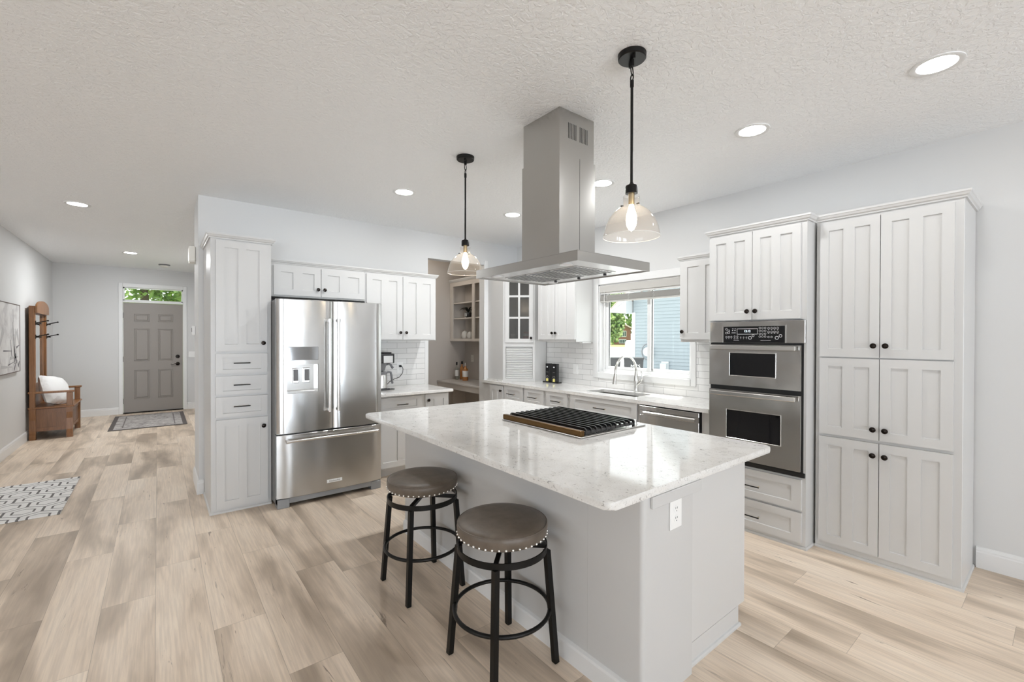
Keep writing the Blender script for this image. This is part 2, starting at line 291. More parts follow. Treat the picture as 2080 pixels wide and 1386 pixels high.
# ---------------------------------------------------------------- mesh helpers
class MB:
    def __init__(s): s.bm = bmesh.new(); s.mi = 0
    def _fin(s, geom_faces):
        for f in geom_faces: f.material_index = s.mi
    def box(s, x0, x1, y0, y1, z0, z1, bev=0.0, seg=1):
        x0, x1 = sorted((x0, x1)); y0, y1 = sorted((y0, y1)); z0, z1 = sorted((z0, z1))
        mt = Matrix.LocRotScale(((x0+x1)/2, (y0+y1)/2, (z0+z1)/2), None, (x1-x0, y1-y0, z1-z0))
        r = bmesh.ops.create_cube(s.bm, size=1.0, matrix=mt)
        fs = list({f for v in r['verts'] for f in v.link_faces}); s._fin(fs)
        if bev > 0:
            es = list({e for v in r['verts'] for e in v.link_edges})
            q = bmesh.ops.bevel(s.bm, geom=es, offset=bev, segments=seg, affect='EDGES', profile=0.5)
            s._fin(q['faces'])
        return s
    def cyl(s, p0, p1, r0, r1=None, n=20, caps=True):
        p0, p1 = Vector(p0), Vector(p1); r1 = r0 if r1 is None else r1
        d = p1-p0; q = d.to_track_quat('Z', 'Y').to_matrix().to_4x4()
        r = bmesh.ops.create_cone(s.bm, cap_ends=caps, segments=n, radius1=r0, radius2=r1, depth=d.length, matrix=Matrix.Translation((p0+p1)/2) @ q)
        s._fin({f for v in r['verts'] for f in v.link_faces}); return s
    def sphere(s, c, r, n=16, sc=(1, 1, 1)):
        q = bmesh.ops.create_uvsphere(s.bm, u_segments=n, v_segments=max(6, n//2), radius=r, matrix=Matrix.LocRotScale(c, None, sc))
        s._fin({f for v in q['verts'] for f in v.link_faces}); return s
    def lathe(s, prof, c=(0, 0, 0), n=32, axis='z', cap0=False, cap1=False):
        """prof: list of (radius, height)"""
        rings = []
        for r, h in prof:
            ring = []
            for k in range(n):
                a = 2*PI*k/n; u, v = r*math.cos(a), r*math.sin(a)
                p = (c[0]+u, c[1]+v, c[2]+h) if axis == 'z' else (c[0]+u, c[1]-h, c[2]+v) if axis == 'y' else (c[0]+h, c[1]+u, c[2]+v)
                ring.append(s.bm.verts.new(p))
            rings.append(ring)
        fs = []
        for a, b2 in zip(rings, rings[1:]):
            for k in range(n): fs.append(s.bm.faces.new((a[k], a[(k+1) % n], b2[(k+1) % n], b2[k])))
        if cap0: fs.append(s.bm.faces.new(list(reversed(rings[0]))))
        if cap1: fs.append(s.bm.faces.new(rings[-1]))
        s._fin(fs); return s
    def tube(s, pts, r, n=10, closed=False, caps=True):
        pts = [Vector(p) for p in pts]; N = len(pts); rings = []; up = None
        for k, p in enumerate(pts):
            t = (pts[(k+1) % N]-pts[k-1]) if closed else (pts[min(k+1, N-1)]-pts[max(k-1, 0)])
            t.normalize()
            if up is None: up = t.orthogonal().normalized()
            up = (up - t*up.dot(t)).normalized(); w = t.cross(up)
            rr = r[k] if isinstance(r, (list, tuple)) else r
            rings.append([s.bm.verts.new(p + rr*(math.cos(2*PI*j/n)*up + math.sin(2*PI*j/n)*w)) for j in range(n)])
        fs = []
        for k in range(N if closed else N-1):
            a, b2 = rings[k], rings[(k+1) % N]
            off = 0
            if closed and k == N-1:
                off = min(range(n), key=lambda o: sum((a[j].co-b2[(j+o) % n].co).length for j in range(n)))
            for j in range(n): fs.append(s.bm.faces.new((a[j], a[(j+1) % n], b2[(j+1+off) % n], b2[(j+off) % n])))
        if caps and not closed:
            fs.append(s.bm.faces.new(list(reversed(rings[0])))); fs.append(s.bm.faces.new(rings[-1]))
        s._fin(fs); return s
    def prism(s, poly, axis, a0, a1):
        """extrude a 2-D polygon along axis; poly coords are the other two axes in order"""
        def pt(q, a): return {'x': (a, q[0], q[1]), 'y': (q[0], a, q[1]), 'z': (q[0], q[1], a)}[axis]
        A = [s.bm.verts.new(pt(q, a0)) for q in poly]; B = [s.bm.verts.new(pt(q, a1)) for q in poly]; n = len(poly)
        fs = [s.bm.faces.new(A), s.bm.faces.new(list(reversed(B)))]
        for k in range(n): fs.append(s.bm.faces.new((A[k], B[k], B[(k+1) % n], A[(k+1) % n])))
        s._fin(fs); return s
    def sweep(s, path, prof, closed=False):
        """sweep a moulding profile [(out, z)] along a 2-D path; out is to the right of travel"""
        pts = [Vector(p) for p in path]; N = len(pts); rings = []
        for k in range(N):
            d0 = (pts[k]-pts[k-1]).normalized() if (k > 0 or closed) else None
            d1 = (pts[(k+1) % N]-pts[k]).normalized() if (k < N-1 or closed) else None
            d0 = d0 or d1; d1 = d1 or d0
            n0, n1 = Vector((d0.y, -d0.x)), Vector((d1.y, -d1.x))
            mm = (n0+n1); mm = mm/(mm.dot(n0)) if mm.dot(n0) > 1e-6 else n0
            rings.append([s.bm.verts.new((pts[k].x+mm.x*o, pts[k].y+mm.y*o, z)) for o, z in prof])
        fs = []; L = len(prof)
        for k in range(N if closed else N-1):
            a, b2 = rings[k], rings[(k+1) % N]
            for j in range(L): fs.append(s.bm.faces.new((a[j], b2[j], b2[(j+1) % L], a[(j+1) % L])))
        if not closed: fs.append(s.bm.faces.new(rings[0])); fs.append(s.bm.faces.new(list(reversed(rings[-1]))))
        s._fin(fs); return s
    def use(s, k): s.mi = k; return s

def obj(name, mb, mats, parent=None, smooth=False, loc=None):
    bmesh.ops.recalc_face_normals(mb.bm, faces=mb.bm.faces)
    me = bpy.data.meshes.new(name); mb.bm.to_mesh(me); mb.bm.free()
    for m_ in (mats if isinstance(mats, (list, tuple)) else [mats]): me.materials.append(M[m_] if isinstance(m_, str) else m_)
    if smooth:
        me.polygons.foreach_set('use_smooth', [True]*len(me.polygons))
        try: me.set_sharp_from_angle(angle=math.radians(40))
        except Exception: pass
        me.polygons.foreach_set('use_smooth', [len(p.vertices) <= 4 for p in me.polygons])
    o = bpy.data.objects.new(name, me); C.objects.link(o)
    if parent: o.parent = parent
    if loc: o.location = loc
    return o
def tag(o, label, cat, group=None, kind=None):
    o['label'] = label; o['category'] = cat
    if group: o['group'] = group
    if kind: o['kind'] = kind
    return o
def thing(name, label, cat, loc=(0, 0, 0), rot=0.0, group=None):
    o = bpy.data.objects.new(name, None); C.objects.link(o); o.empty_display_size = 0.05
    o.location = loc; o.rotation_euler = (0, 0, rot)
    return tag(o, label, cat, group)
def struct(name, mb, mats, parent=None, smooth=False):
    o = obj(name, mb, mats, parent, smooth)
    if not parent: o['kind'] = 'structure'
    return o
def dup(src, loc, label, group=None, rot=None):
    kids = {}
    for k in C.objects:
        if k.parent: kids.setdefault(k.parent.name, []).append(k)
    def cp(o, par):
        c = o.copy(); C.objects.link(c)
        if par: c.parent = par
        for k in kids.get(o.name, []): cp(k, c)
        return c
    r = cp(src, None); r.location = loc
    if rot is not None: r.rotation_euler = (0, 0, rot)
    r['label'] = label
    if group: r['group'] = group
    return r

# cabinet parts. Local frame: x to the viewer's right, y into the wall (front face at y = 0), z up
def panel_front(x0, x1, z0, z1, y=-0.020, t=0.020, rec=0.008, st=0.058, rail=0.058, n=1, mid=0.058):
    """shaker slab: frame of stiles and rails, n recessed panels side by side"""
    mb = MB()
    e = 0.0025
    mb.box(x0, x1, y+rec, y+t, z0, z1)
    mb.box(x0, x0+st, y, y+rec, z0, z1); mb.box(x1-st, x1, y, y+rec, z0, z1)
    mb.box(x0+st, x1-st, y, y+rec, z1-rail, z1); mb.box(x0+st, x1-st, y, y+rec, z0, z0+rail)
    w = (x1-x0-2*st-(n-1)*mid)/n
    for k in range(1, n):
        a = x0+st+k*w+(k-1)*mid; mb.box(a, a+mid, y, y+rec, z0+rail, z1-rail)
    # slim chamfer strip on the inner edge of the lower rail and stiles so that recesses read softly
    for k in range(n):
        a = x0+st+k*(w+mid); b2 = a+w
        mb.prism([(y+rec, z0+rail), (y+rec-0.0001, z0+rail+e*1.6), (y+0.001, z0+rail)], 'x', a, b2)
    return mb
def knob(parent, x, z, y=-0.020, mat='bronze'):
    mb = MB().lathe([(0.009, 0), (0.006, 0.004), (0.006, 0.013), (0.016, 0.017), (0.0175, 0.021), (0.015, 0.026), (0.007, 0.0285), (0.0005, 0.029)], (x, y, z), 20, 'y', cap0=True)
    return obj('knob', mb, mat, parent, True)
def pull(parent, x, z, w=0.12, y=-0.020):
    mb = MB(); h = w/2
    mb.box(x-h, x+h, y-0.031, y-0.024, z-0.0042, z+0.0042, 0.0015)
    mb.use(1)
    for sx in (-1, 1): mb.cyl((x+sx*(h-0.012), y, z), (x+sx*(h-0.012), y-0.026, z), 0.0042, n=10)
    return obj('handle', mb, ['black', 'brassy'], parent)
def door(parent, x0, x1, z0, z1, n=2, kx=None, kz=None, st=0.058, mid=0.058, name='door', rail=0.058):
    d = obj(name, panel_front(x0, x1, z0, z1, st=st, mid=mid, n=n, rail=rail), 'cab', parent)
    if kx is not None: knob(d, kx, kz)
    return d
def drawer(parent, x0, x1, z0, z1, px=None, pw=0.12, st=0.045, rail=0.034, pz=None):
    d = obj('drawer', panel_front(x0, x1, z0, z1, n=1, st=st, rail=rail), 'cab', parent)
    if px is not None: pull(d, px, pz if pz is not None else (z0+z1)/2, pw)
    return d
CROWN = [(0, 0), (0.010, 0), (0.012, 0.008), (0.020, 0.014), (0.026, 0.026), (0.030, 0.030), (0.030, 0.042), (0, 0.042)]
def crown(parent, path, z, s=1.0):
    mb = MB().sweep(path, [(o*s, z+h*s) for o, h in CROWN]); return obj('crown_moulding', mb, 'cab', parent)
SHOE = [(0, 0), (0.010, 0), (0.010, 0.010), (0.006, 0.016), (0, 0.018)]
BASE = [(0, 0), (0.016, 0), (0.016, 0.10), (0.013, 0.108), (0.013, 0.115), (0.006, 0.130), (0, 0.134)]
# ---------------------------------------------------------------- the setting
CZ = 2.785
XR, YB = 4.11, 5.05            # window wall face, fridge wall face
XL, YE = -1.45, 11.2           # hall left wall, front-door wall
struct('floor', MB().box(-8.3, 4.27, -8.0, 11.36, -0.08, 0), 'floor')
struct('ceiling', MB().box(-8.3, 4.27, -8.0, 11.36, CZ, CZ+0.1), 'ceiling')
WY0, WY1, WZ0, WZ1 = 2.325, 3.502, 1.058, 2.092       # kitchen window opening
mb = MB(); xo = XR+0.16
mb.box(XR, xo, -8.0, WY0, 0, CZ).box(XR, xo, WY1, 11.36, 0, CZ).box(XR, xo, WY0, WY1, 0, WZ0).box(XR, xo, WY0, WY1, WZ1, CZ)
wr = struct('wall_right', mb, 'wall')
mb = MB(); t = 0.008
cy0, cy1, cz0 = 2.27, 3.577, 0.99
mb.box(XR-t, XR, 1.80, 4.42, 0.885, cz0).box(XR-t, XR, 1.80, cy0, cz0, 1.45).box(XR-t, XR, cy1, 4.42, cz0, 1.445)
obj('tile_backsplash', mb, 'tile_y', wr)
# fridge wall with the opening to the nook
OX0, OX1, OZ = 2.665, 3.53, 2.468
mb = MB(); tk = 0.12
mb.box(0.297, OX0, YB, YB+tk, 0, CZ).box(OX1, XR, YB, YB+tk, 0, CZ).box(OX0, OX1, YB, YB+tk, OZ, CZ)
wb = struct('wall_back', mb, 'wall')
obj('tile_backsplash', MB().box(1.66, 2.617, YB-0.008, YB, 0.885, 1.445), 'tile_x', wb)
obj('end_bead', MB().box(2.617, OX0+0.004, YB-0.012, YB, 0.0, 1.44, 0.006, 3), 'trim', wb)
obj('bullnose_bead', MB().box(OX1-0.006, OX1+0.062, YB-0.014, YB+0.004, 0.0, OZ+0.06, 0.010, 4), 'trim', wb, True)
# hall: short wing at the end of the fridge wall, then the wider entry
struct('wall_hall_wing', MB().box(0.297, 0.42, YB+tk, 5.60, 0, CZ), 'wall')
struct('wall_hall_right', MB().box(0.68, 0.80, 5.60, YE, 0, CZ).box(0.42, 0.80, 5.48, 5.60, 0, CZ), 'wall')
struct('wall_hall_left', MB().box(XL-0.12, XL, 7.0, YE, 0, CZ), 'wall')
DX0, DX1, DZ, TZ0, TZ1 = -0.515, 0.405, 2.125, 2.160, 2.415
mb = MB(); y0, y1 = YE, YE+0.16
mb.box(XL-0.12, DX0-0.02, y0, y1, 0, CZ).box(DX1+0.02, 0.80, y0, y1, 0, CZ).box(DX0-0.02, DX1+0.02, y0, y1, TZ1+0.02, CZ)
struct('wall_hall_end', mb, 'wall')
# living room shell behind and left of the camera
struct('wall_living_back', MB().box(-8.2, XL-0.12, 7.0, 7.12, 0, CZ), 'wall')
LY0, LY1, RX0, RX1 = -2.5, 3.5, -4.3, 3.0
mb = MB().box(-8.2, -8.08, -8.0, LY0, 0, CZ).box(-8.2, -8.08, LY1, 7.0, 0, CZ).box(-8.2, -8.08, LY0, LY1, 0, 0.3).box(-8.2, -8.08, LY0, LY1, 2.35, CZ)
struct('wall_left', mb, 'wall')
mb = MB().box(-8.2, RX0, -8.0, -7.88, 0, CZ).box(-1.4, 0.3, -8.0, -7.88, 0, CZ).box(2.1, 2.9, -8.0, -7.88, 0, CZ).box(3.5, XR, -8.0, -7.88, 0, CZ)
for a_, b_ in ((RX0, -1.4), (0.3, 2.1), (2.9, 3.5)): mb.box(a_, b_, -8.0, -7.88, 2.4, CZ).box(a_, b_, -8.0, -7.88, 0, 0.15)  # unseen openings, split so the fridge steel reflects upright bright bands
struct('wall_rear', mb, 'wall')
def mullions(name, axis, fixed, a0, a1, n, z0, z1):
    mb = MB()
    for k in range(n+1):
        a = a0+(a1-a0)*k/n
        if axis == 'x': mb.box(a-0.05, a+0.05, fixed-0.05, fixed+0.05, z0, z1)
        else: mb.box(fixed-0.05, fixed+0.05, a-0.05, a+0.05, z0, z1)
    for zz in (z0, z1):
        if axis == 'x': mb.box(a0, a1, fixed-0.05, fixed+0.05, zz-0.04, zz+0.04)
        else: mb.box(fixed-0.05, fixed+0.05, a0, a1, zz-0.04, zz+0.04)
    return mb
struct('window_3', mullions('r', 'x', -7.94, RX0, -1.4, 3, 0.15, 2.4), 'trim')
struct('window_5', mullions('r', 'x', -7.94, 0.3, 2.1, 2, 0.15, 2.4), 'trim')
struct('window_6', mullions('r', 'x', -7.94, 2.9, 3.5, 1, 0.15, 2.4), 'trim')
struct('window_4', mullions('l', 'y', -8.14, LY0, LY1, 4, 0.3, 2.35), 'trim')
# nook behind the opening
YN = 6.43
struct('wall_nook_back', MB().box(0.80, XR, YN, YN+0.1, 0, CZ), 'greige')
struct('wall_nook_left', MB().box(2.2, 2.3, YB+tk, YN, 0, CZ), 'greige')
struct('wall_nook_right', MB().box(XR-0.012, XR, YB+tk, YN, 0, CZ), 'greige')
# baseboards and small trims
struct('baseboard_right', MB().sweep([(XR, 0.37), (XR, -7.88)], BASE), 'trim')
struct('baseboard_hall_left', MB().sweep([(XL, 7.0), (XL, YE)], BASE), 'trim')
struct('baseboard_hall_end', MB().sweep([(XL, YE), (-0.578, YE)], BASE), 'trim')
struct('baseboard_hall_end_right', MB().sweep([(0.468, YE), (0.68, YE)], BASE), 'trim')
struct('baseboard_hall_wing', MB().sweep([(0.42, 5.60), (0.297, 5.60), (0.297, YB), (0.335, YB)], BASE), 'trim')

# front door
d1 = bpy.data.objects.new('door_1', None); C.objects.link(d1); d1.location = ((DX0+DX1)/2, YE+0.02, 0); d1['kind'] = 'structure'
cx = (DX0+DX1)/2; hw = (DX1-DX0)/2
mb = MB().box(-hw+0.004, hw-0.004, 0.012, 0.045, 0.022, DZ-0.004)
def raised(mb, x0, x1, z0, z1):
    q = 0.026
    a = [(x0, z0), (x1, z0), (x1, z1), (x0, z1)]
    # moulded groove and raised field
    for (u0, u1, w0, w1) in ((x0, x1, z0, z0+0.012), (x0, x1, z1-0.012, z1), (x0, x0+0.012, z0, z1), (x1-0.012, x1, z0, z1)):
        mb.box(u0, u1, 0.004, 0.013, w0, w1, 0.003)
    mb.box(x0+q, x1-q, 0.003, 0.013, z0+q, z1-q, 0.0085)
leafp = obj('door_leaf', mb, 'door', d1)
for (sx0, sx1) in ((-0.30, -0.065), (0.062, 0.297)):
    for (z0, z1) in ((0.27, 0.83), (1.00, 1.63), (1.765, 1.915)):
        mb = MB(); raised(mb, sx0, sx1, z0, z1); obj('raised_panel', mb, 'door', leafp)
h = MB().lathe([(0.034, 0), (0.034, 0.008), (0.026, 0.014), (0.012, 0.016), (0.012, 0.05), (0.0005, 0.052)], (0.372, 0.012, 0.93), 20, 'y')
h.tube([(0.372, -0.034, 0.93), (0.33, -0.036, 0.936), (0.29, -0.034, 0.925), (0.262, -0.032, 0.918)], 0.009, 8)
obj('lever_handle', h, 'bronze', d1, True)
obj('deadbolt', MB().lathe([(0.034, 0), (0.034, 0.012), (0.028, 0.020), (0.0005, 0.021)], (0.372, 0.012, 1.075), 20, 'y'), 'bronze', d1, True)
for z in (0.24, 1.04, 1.88):
    obj('hinge', MB().box(-hw-0.008, -hw+0.006, -0.004, 0.014, z-0.05, z+0.05).cyl((-hw-0.003, -0.006, z-0.052), (-hw-0.003, -0.006, z+0.052), 0.007, n=8), 'black', d1)
obj('threshold', MB().box(-hw-0.02, hw+0.02, -0.03, 0.13, 0.0, 0.02, 0.004), 'bronze', d1)
# casing, transom bar and transom window
mb = MB(); cw = 0.062
mb.box(DX0-cw, DX0, YE-0.018, YE, 0, TZ1+0.075, 0.004).box(DX1, DX1+cw, YE-0.018, YE, 0, TZ1+0.075, 0.004)
mb.box(DX0, DX1, YE-0.018, YE, TZ1, TZ1+0.075, 0.004).box(DX0, DX1, YE-0.006, YE+0.14, DZ, TZ0, 0.003)
mb.box(DX0-0.02, DX0+0.001, YE, YE+0.14, 0, TZ1+0.02).box(DX1-0.001, DX1+0.02, YE, YE+0.14, 0, TZ1+0.02).box(DX0, DX1, YE, YE+0.14, TZ1-0.001, TZ1+0.02)
struct('trim_1', mb, 'trim')
mb = MB(); y0, y1 = YE+0.03, YE+0.08
mb.box(DX0, DX0+0.025, y0, y1, TZ0, TZ1).box(DX1-0.025, DX1, y0, y1, TZ0, TZ1).box(DX0, DX1, y0, y1, TZ0, TZ0+0.02).box(DX0, DX1, y0, y1, TZ1-0.02, TZ1)
w2 = struct('window_2', mb, 'trim')
obj('glass_pane', MB().box(DX0+0.02, DX1-0.02, YE+0.052, YE+0.058, TZ0+0.015, TZ1-0.015), 'glass', w2)

# kitchen window: casing, jambs, fixed and sliding sash
mb = MB(); xw = XR-0.020
mb.box(xw, XR, cy0, WY0, cz0, 2.172, 0.004).box(xw, XR, WY1, cy1, cz0, 2.172, 0.004)
mb.box(xw, XR, WY0, WY1, WZ1, 2.172, 0.004).box(xw-0.006, XR, WY0, WY1, cz0, WZ0, 0.004)
mb.box(XR, XR+0.15, WY0-0.001, WY0+0.012, WZ0, WZ1).box(XR, XR+0.15, WY1-0.012, WY1+0.001, WZ0, WZ1)
mb.box(XR-0.004, XR+0.15, WY0, WY1, WZ0-0.001, WZ0+0.012).box(XR, XR+0.15, WY0, WY1, WZ1-0.012, WZ1+0.001)
w1 = struct('window_1', mb, 'trim')
xf = XR+0.095
def sash(y0, y1, x, fw=0.045):
    mb = MB(); z0, z1 = WZ0+0.03, WZ1-0.03
    mb.box(x, x+0.035, y0, y0+fw, z0, z1, 0.003).box(x, x+0.035, y1-fw, y1, z0, z1, 0.003)
    mb.box(x, x+0.035, y0+fw, y1-fw, z0, z0+fw, 0.003).box(x, x+0.035, y0+fw, y1-fw, z1-fw, z1, 0.003)
    return mb
ym = 2.88
mb = MB().box(XR+0.06, XR+0.15, WY0+0.012, WY0+0.05, WZ0+0.012, WZ1-0.012).box(XR+0.06, XR+0.15, WY1-0.045, WY1-0.012, WZ0+0.012, WZ1-0.012)
mb.box(XR+0.06, XR+0.15, WY0+0.05, WY1-0.045, WZ0+0.012, WZ0+0.035).box(XR+0.06, XR+0.15, WY0+0.05, WY1-0.045, WZ1-0.035, WZ1-0.012)
obj('window_frame', mb, 'trim', w1)
s1 = obj('sash', sash(ym-0.035, WY1-0.045, XR+0.075, 0.04), 'trim', w1)
obj('glass_pane', MB().box(XR+0.09, XR+0.094, ym, WY1-0.08, WZ0+0.065, WZ1-0.065), 'glass', s1)
obj('gasket', MB().box(XR+0.084, XR+0.092, WY1-0.090, WY1-0.084, WZ0+0.07, WZ1-0.07), 'gasket', s1)
s2 = obj('sash', sash(WY0+0.045, ym+0.010, XR+0.112, 0.04), 'trim', w1)
obj('glass_pane', MB().box(XR+0.126, XR+0.130, WY0+0.08, ym-0.02, WZ0+0.065, WZ1-0.065), 'glass', s2)
obj('gasket', MB().box(XR+0.100, XR+0.112, ym-0.0385, ym-0.036, WZ0+0.05, WZ1-0.05), 'gasket', s1)
# ---------------------------------------------------------------- fridge wall cabinets (facing -y)
R90 = -PI/2
def box_body(root, w, d, h, z0=0.0, mat='cab'):
    return obj('carcass', MB().box(0, w, 0, d, z0, h, 0.0025), mat, root)

# tall cabinet at the left
tc = thing('tall_cabinet', 'tall narrow white cabinet with three drawers left of the steel fridge', 'cabinet', (0.338, 4.38, 0))
w = 0.444
box_body(tc, w, 0.665, 2.282)
door(tc, 0.036, 0.410, 1.345, 2.264, 2, 0.378, 1.413, st=0.060, mid=0.060)
for z0, z1 in ((1.162, 1.324), (0.983, 1.138), (0.797, 0.964)):
    drawer(tc, 0.034, 0.411, z0, z1, 0.217, 0.122, st=0.050, rail=0.030, pz=(z0+z1)/2+0.002)
door(tc, 0.036, 0.414, 0.042, 0.776, 2, 0.379, 0.698, st=0.060, mid=0.060)
crown(tc, [(0, 0.660), (0, 0), (w, 0), (w, 0.26)], 2.276)
obj('shoe_moulding', MB().sweep([(0, 0.64), (0, 0), (w, 0)], SHOE), 'cab', tc)

# cabinet above the fridge
of = thing('overhead_cabinet', 'low white two-door cabinet above the steel fridge', 'cabinet', (0.790, 4.67, 0))
box_body(of, 0.930, 0.378, 2.168, 1.848)
door(of, 0.061, 0.482, 1.864, 2.142, 2, 0.454, 1.934, st=0.062, mid=0.085)
door(of, 0.487, 0.925, 1.864, 2.142, 2, 0.516, 1.934, st=0.062, mid=0.085)
crown(of, [(0.0, 0), (0.930, 0)], 2.162, 0.9)
# wall cabinet right of it
uc = thing('wall_cabinet', 'white two-door wall cabinet above the coffee maker', 'cabinet', (1.7205, 4.67, 0))
box_body(uc, 0.847, 0.378, 2.168, 1.430)
door(uc, 0.012, 0.421, 1.443, 2.142, 2, 0.390, 1.518, st=0.066, mid=0.085)
door(uc, 0.427, 0.832, 1.443, 2.142, 2, 0.460, 1.518, st=0.066, mid=0.085)
crown(uc, [(0, 0), (0.847, 0), (0.847, 0.378)], 2.162, 0.9)

# base cabinet right of the fridge and its worktop
bc = thing('base_cabinet', 'white base cabinet under the worktop with the coffee maker', 'cabinet', (1.722, 4.43, 0))
mb = MB().box(0, 0.875, 0, 0.618, 0.10, 0.852, 0.002).box(0.0, 0.875, 0.07, 0.60, 0, 0.10)
obj('carcass', mb, 'cab', bc)
drawer(bc, 0.04, 0.528, 0.690, 0.834, 0.30, 0.125, st=0.052, rail=0.034, pz=0.757)
door(bc, 0.04, 0.528, 0.105, 0.680, 2, st=0.058, mid=0.06)
door(bc, 0.578, 0.868, 0.105, 0.838, 2, 0.610, 0.775, st=0.062, mid=0.078)
wt = obj('worktop', MB().box(-0.45, 0.45, 0, 0.690, -0.032, 0, 0.006, 2), 'quartz', loc=(2.172, 4.357, 0.885))
tag(wt, 'short pale quartz worktop right of the fridge under the coffee maker', 'countertop')

# ---------------------------------------------------------------- fridge
fr = thing('refrigerator', 'stainless steel french-door refrigerator with water dispenser and bottom freezer', 'refrigerator', (0.785, 4.17, 0))
FWd = 0.916
obj('cabinet_body', MB().box(0.0, FWd, 0.078, 0.84, 0.03, 1.785, 0.004), 'fridgeside', fr)
def bowed(x0, x1, z0, z1, d=0.070, bow=0.012, hole=None, full=None):
    mb = MB(); bm = mb.bm; n = 14
    fx0, fx1 = full or (x0, x1)
    xs = sorted({round(v, 5) for v in [x0+(x1-x0)*k/n for k in range(n+1)]+([hole[0], hole[1]] if hole else [])})
    zs = sorted({round(v, 5) for v in [z0, z0+0.004, z1-0.004, z1]+([hole[2], hole[3]] if hole else [])}); x0, x1, z0, z1 = xs[0], xs[-1], zs[0], zs[-1]
    def fy(x, z=None):
        t_ = (x-(fx0+fx1)/2)/((fx1-fx0)/2); y = -bow*(1-t_*t_)
        e = min(x-x0, x1-x)
        if e < 0.02: y += 0.012*(1-e/0.02)**2
        return y + (0.004 if z in (z0, z1) else 0)
    V = {}
    for x in xs:
        for z in zs: V[x, z, 0] = bm.verts.new((x, fy(x, z), z)); V[x, z, 1] = bm.verts.new((x, d, z))
    for i in range(len(xs)-1):
        for j in range(len(zs)-1):
            a, b2, c, e = xs[i], xs[i+1], zs[j], zs[j+1]
            bm.faces.new((V[a, c, 1], V[a, e, 1], V[b2, e, 1], V[b2, c, 1]))
            if hole and a >= hole[0]-1e-9 and b2 <= hole[1]+1e-9 and c >= hole[2]-1e-9 and e <= hole[3]+1e-9: continue
            bm.faces.new((V[a, c, 0], V[b2, c, 0], V[b2, e, 0], V[a, e, 0]))
    for i in range(len(xs)-1):
        a, b2 = xs[i], xs[i+1]
        for z in (z0, z1): bm.faces.new((V[a, z, 0], V[a, z, 1], V[b2, z, 1], V[b2, z, 0]))
    for j in range(len(zs)-1):
        c, e = zs[j], zs[j+1]
        for x in (x0, x1): bm.faces.new((V[x, c, 0], V[x, e, 0], V[x, e, 1], V[x, c, 1]))
    return mb
N_ = (0.076, 0.331, 0.978, 1.228)
ld = obj('door', bowed(0.0, 0.4565, 0.636, 1.792, hole=N_), 'steel', fr, True)
rd = obj('door', bowed(0.4605, FWd, 0.636, 1.792), 'steel', fr, True)
fd = obj('freezer_drawer', bowed(0.0, FWd, 0.082, 0.626, bow=0.014), 'steel', fr, True)
# dispenser: niche, display, paddles
mb = MB(); x0, x1, z0, z1 = N_
mb.box(x0, x1, 0.058, 0.066, z0, z1).box(x0-0.002, x0+0.004, -0.006, 0.06, z0, z1).box(x1-0.004, x1+0.002, -0.006, 0.06, z0, z1).box(x0, x1, -0.006, 0.06, z1-0.006, z1+0.002)
mb.box(x0, x1, -0.012, 0.06, z0-0.002, z0+0.022, 0.003)
nc = obj('dispenser_niche', mb, 'hoodsteel', ld)
for px in (0.155, 0.245):
    p_ = obj('dispenser_paddle', MB().box(px-0.026, px+0.026, 0.030, 0.060, z0+0.085, z1-0.035, 0.004), 'chrome', nc)
    obj('paddle_pad', MB().box(px-0.019, px+0.019, 0.024, 0.032, z0+0.105, z1-0.045, 0.002), 'greypl', p_)
dm = P('glossy_display', (0.30, 0.30, 0.30), 0.05, 0.9)
M['dispmirror'] = dm
obj('dispenser_display', MB().box(0.076, 0.331, -0.0135, 0.0, 1.264, 1.380, 0.002), 'dispmirror', ld)
def bar_handle(parent, p0, p1, out=0.058, r=0.0125):
    mb = MB(); p0, p1 = Vector(p0), Vector(p1); d = (p1-p0).normalized()
    q0, q1 = p0+Vector((0, -out, 0)), p1+Vector((0, -out, 0))
    mb.cyl(q0, q1, r, n=20)
    for e in (q0, q1): mb.cyl(e-d*0.014, e+d*0.014, r*1.28, n=20)
    for e in (p0, p1): mb.box(e.x-0.010, e.x+0.010, e.y-out, e.y+0.006, e.z-0.012, e.z+0.012, 0.002)
    return obj('handle', mb, 'chrome', parent, True)
bar_handle(ld, (0.418, 0, 0.815), (0.418, 0, 1.615)); bar_handle(rd, (0.493, 0, 0.815), (0.493, 0, 1.615))
bar_handle(fd, (0.075, -0.004, 0.578), (0.845, -0.004, 0.578), r=0.0115)
mb = MB().box(0.005, FWd-0.005, 0.01, 0.10, 0.034, 0.078).box(0.005, 0.10, 0.004, 0.10, 0.0, 0.078, 0.003).box(FWd-0.10, FWd-0.005, 0.004, 0.10, 0.0, 0.078, 0.003)
obj('toe_grille', mb, 'grille', fr)
bd = obj('badge_plate', MB().box(0.402, 0.536, -0.0185, -0.012, 0.153, 0.181, 0.001), 'paper', fd)
def text(name, s, size, parent, loc, rot, mat, extrude=0.0004, align='CENTER'):
    cu = bpy.data.curves.new(name, 'FONT'); cu.body = s; cu.size = size; cu.extrude = extrude; cu.align_x = align; cu.align_y = 'CENTER'
    tmp = bpy.data.objects.new(name, cu); C.objects.link(tmp); bpy.context.view_layer.update()
    me = bpy.data.meshes.new_from_object(tmp.evaluated_get(bpy.context.evaluated_depsgraph_get())); bpy.data.objects.remove(tmp)
    me.materials.clear(); me.materials.append(M[mat]); o = bpy.data.objects.new(name, me); C.objects.link(o); o.parent = parent; o.location = loc; o.rotation_euler = rot
    return o
text('badge_lettering', 'KitchenAid', 0.021, bd, (0.469, -0.0190, 0.1665), (PI/2, 0, 0), 'slot')

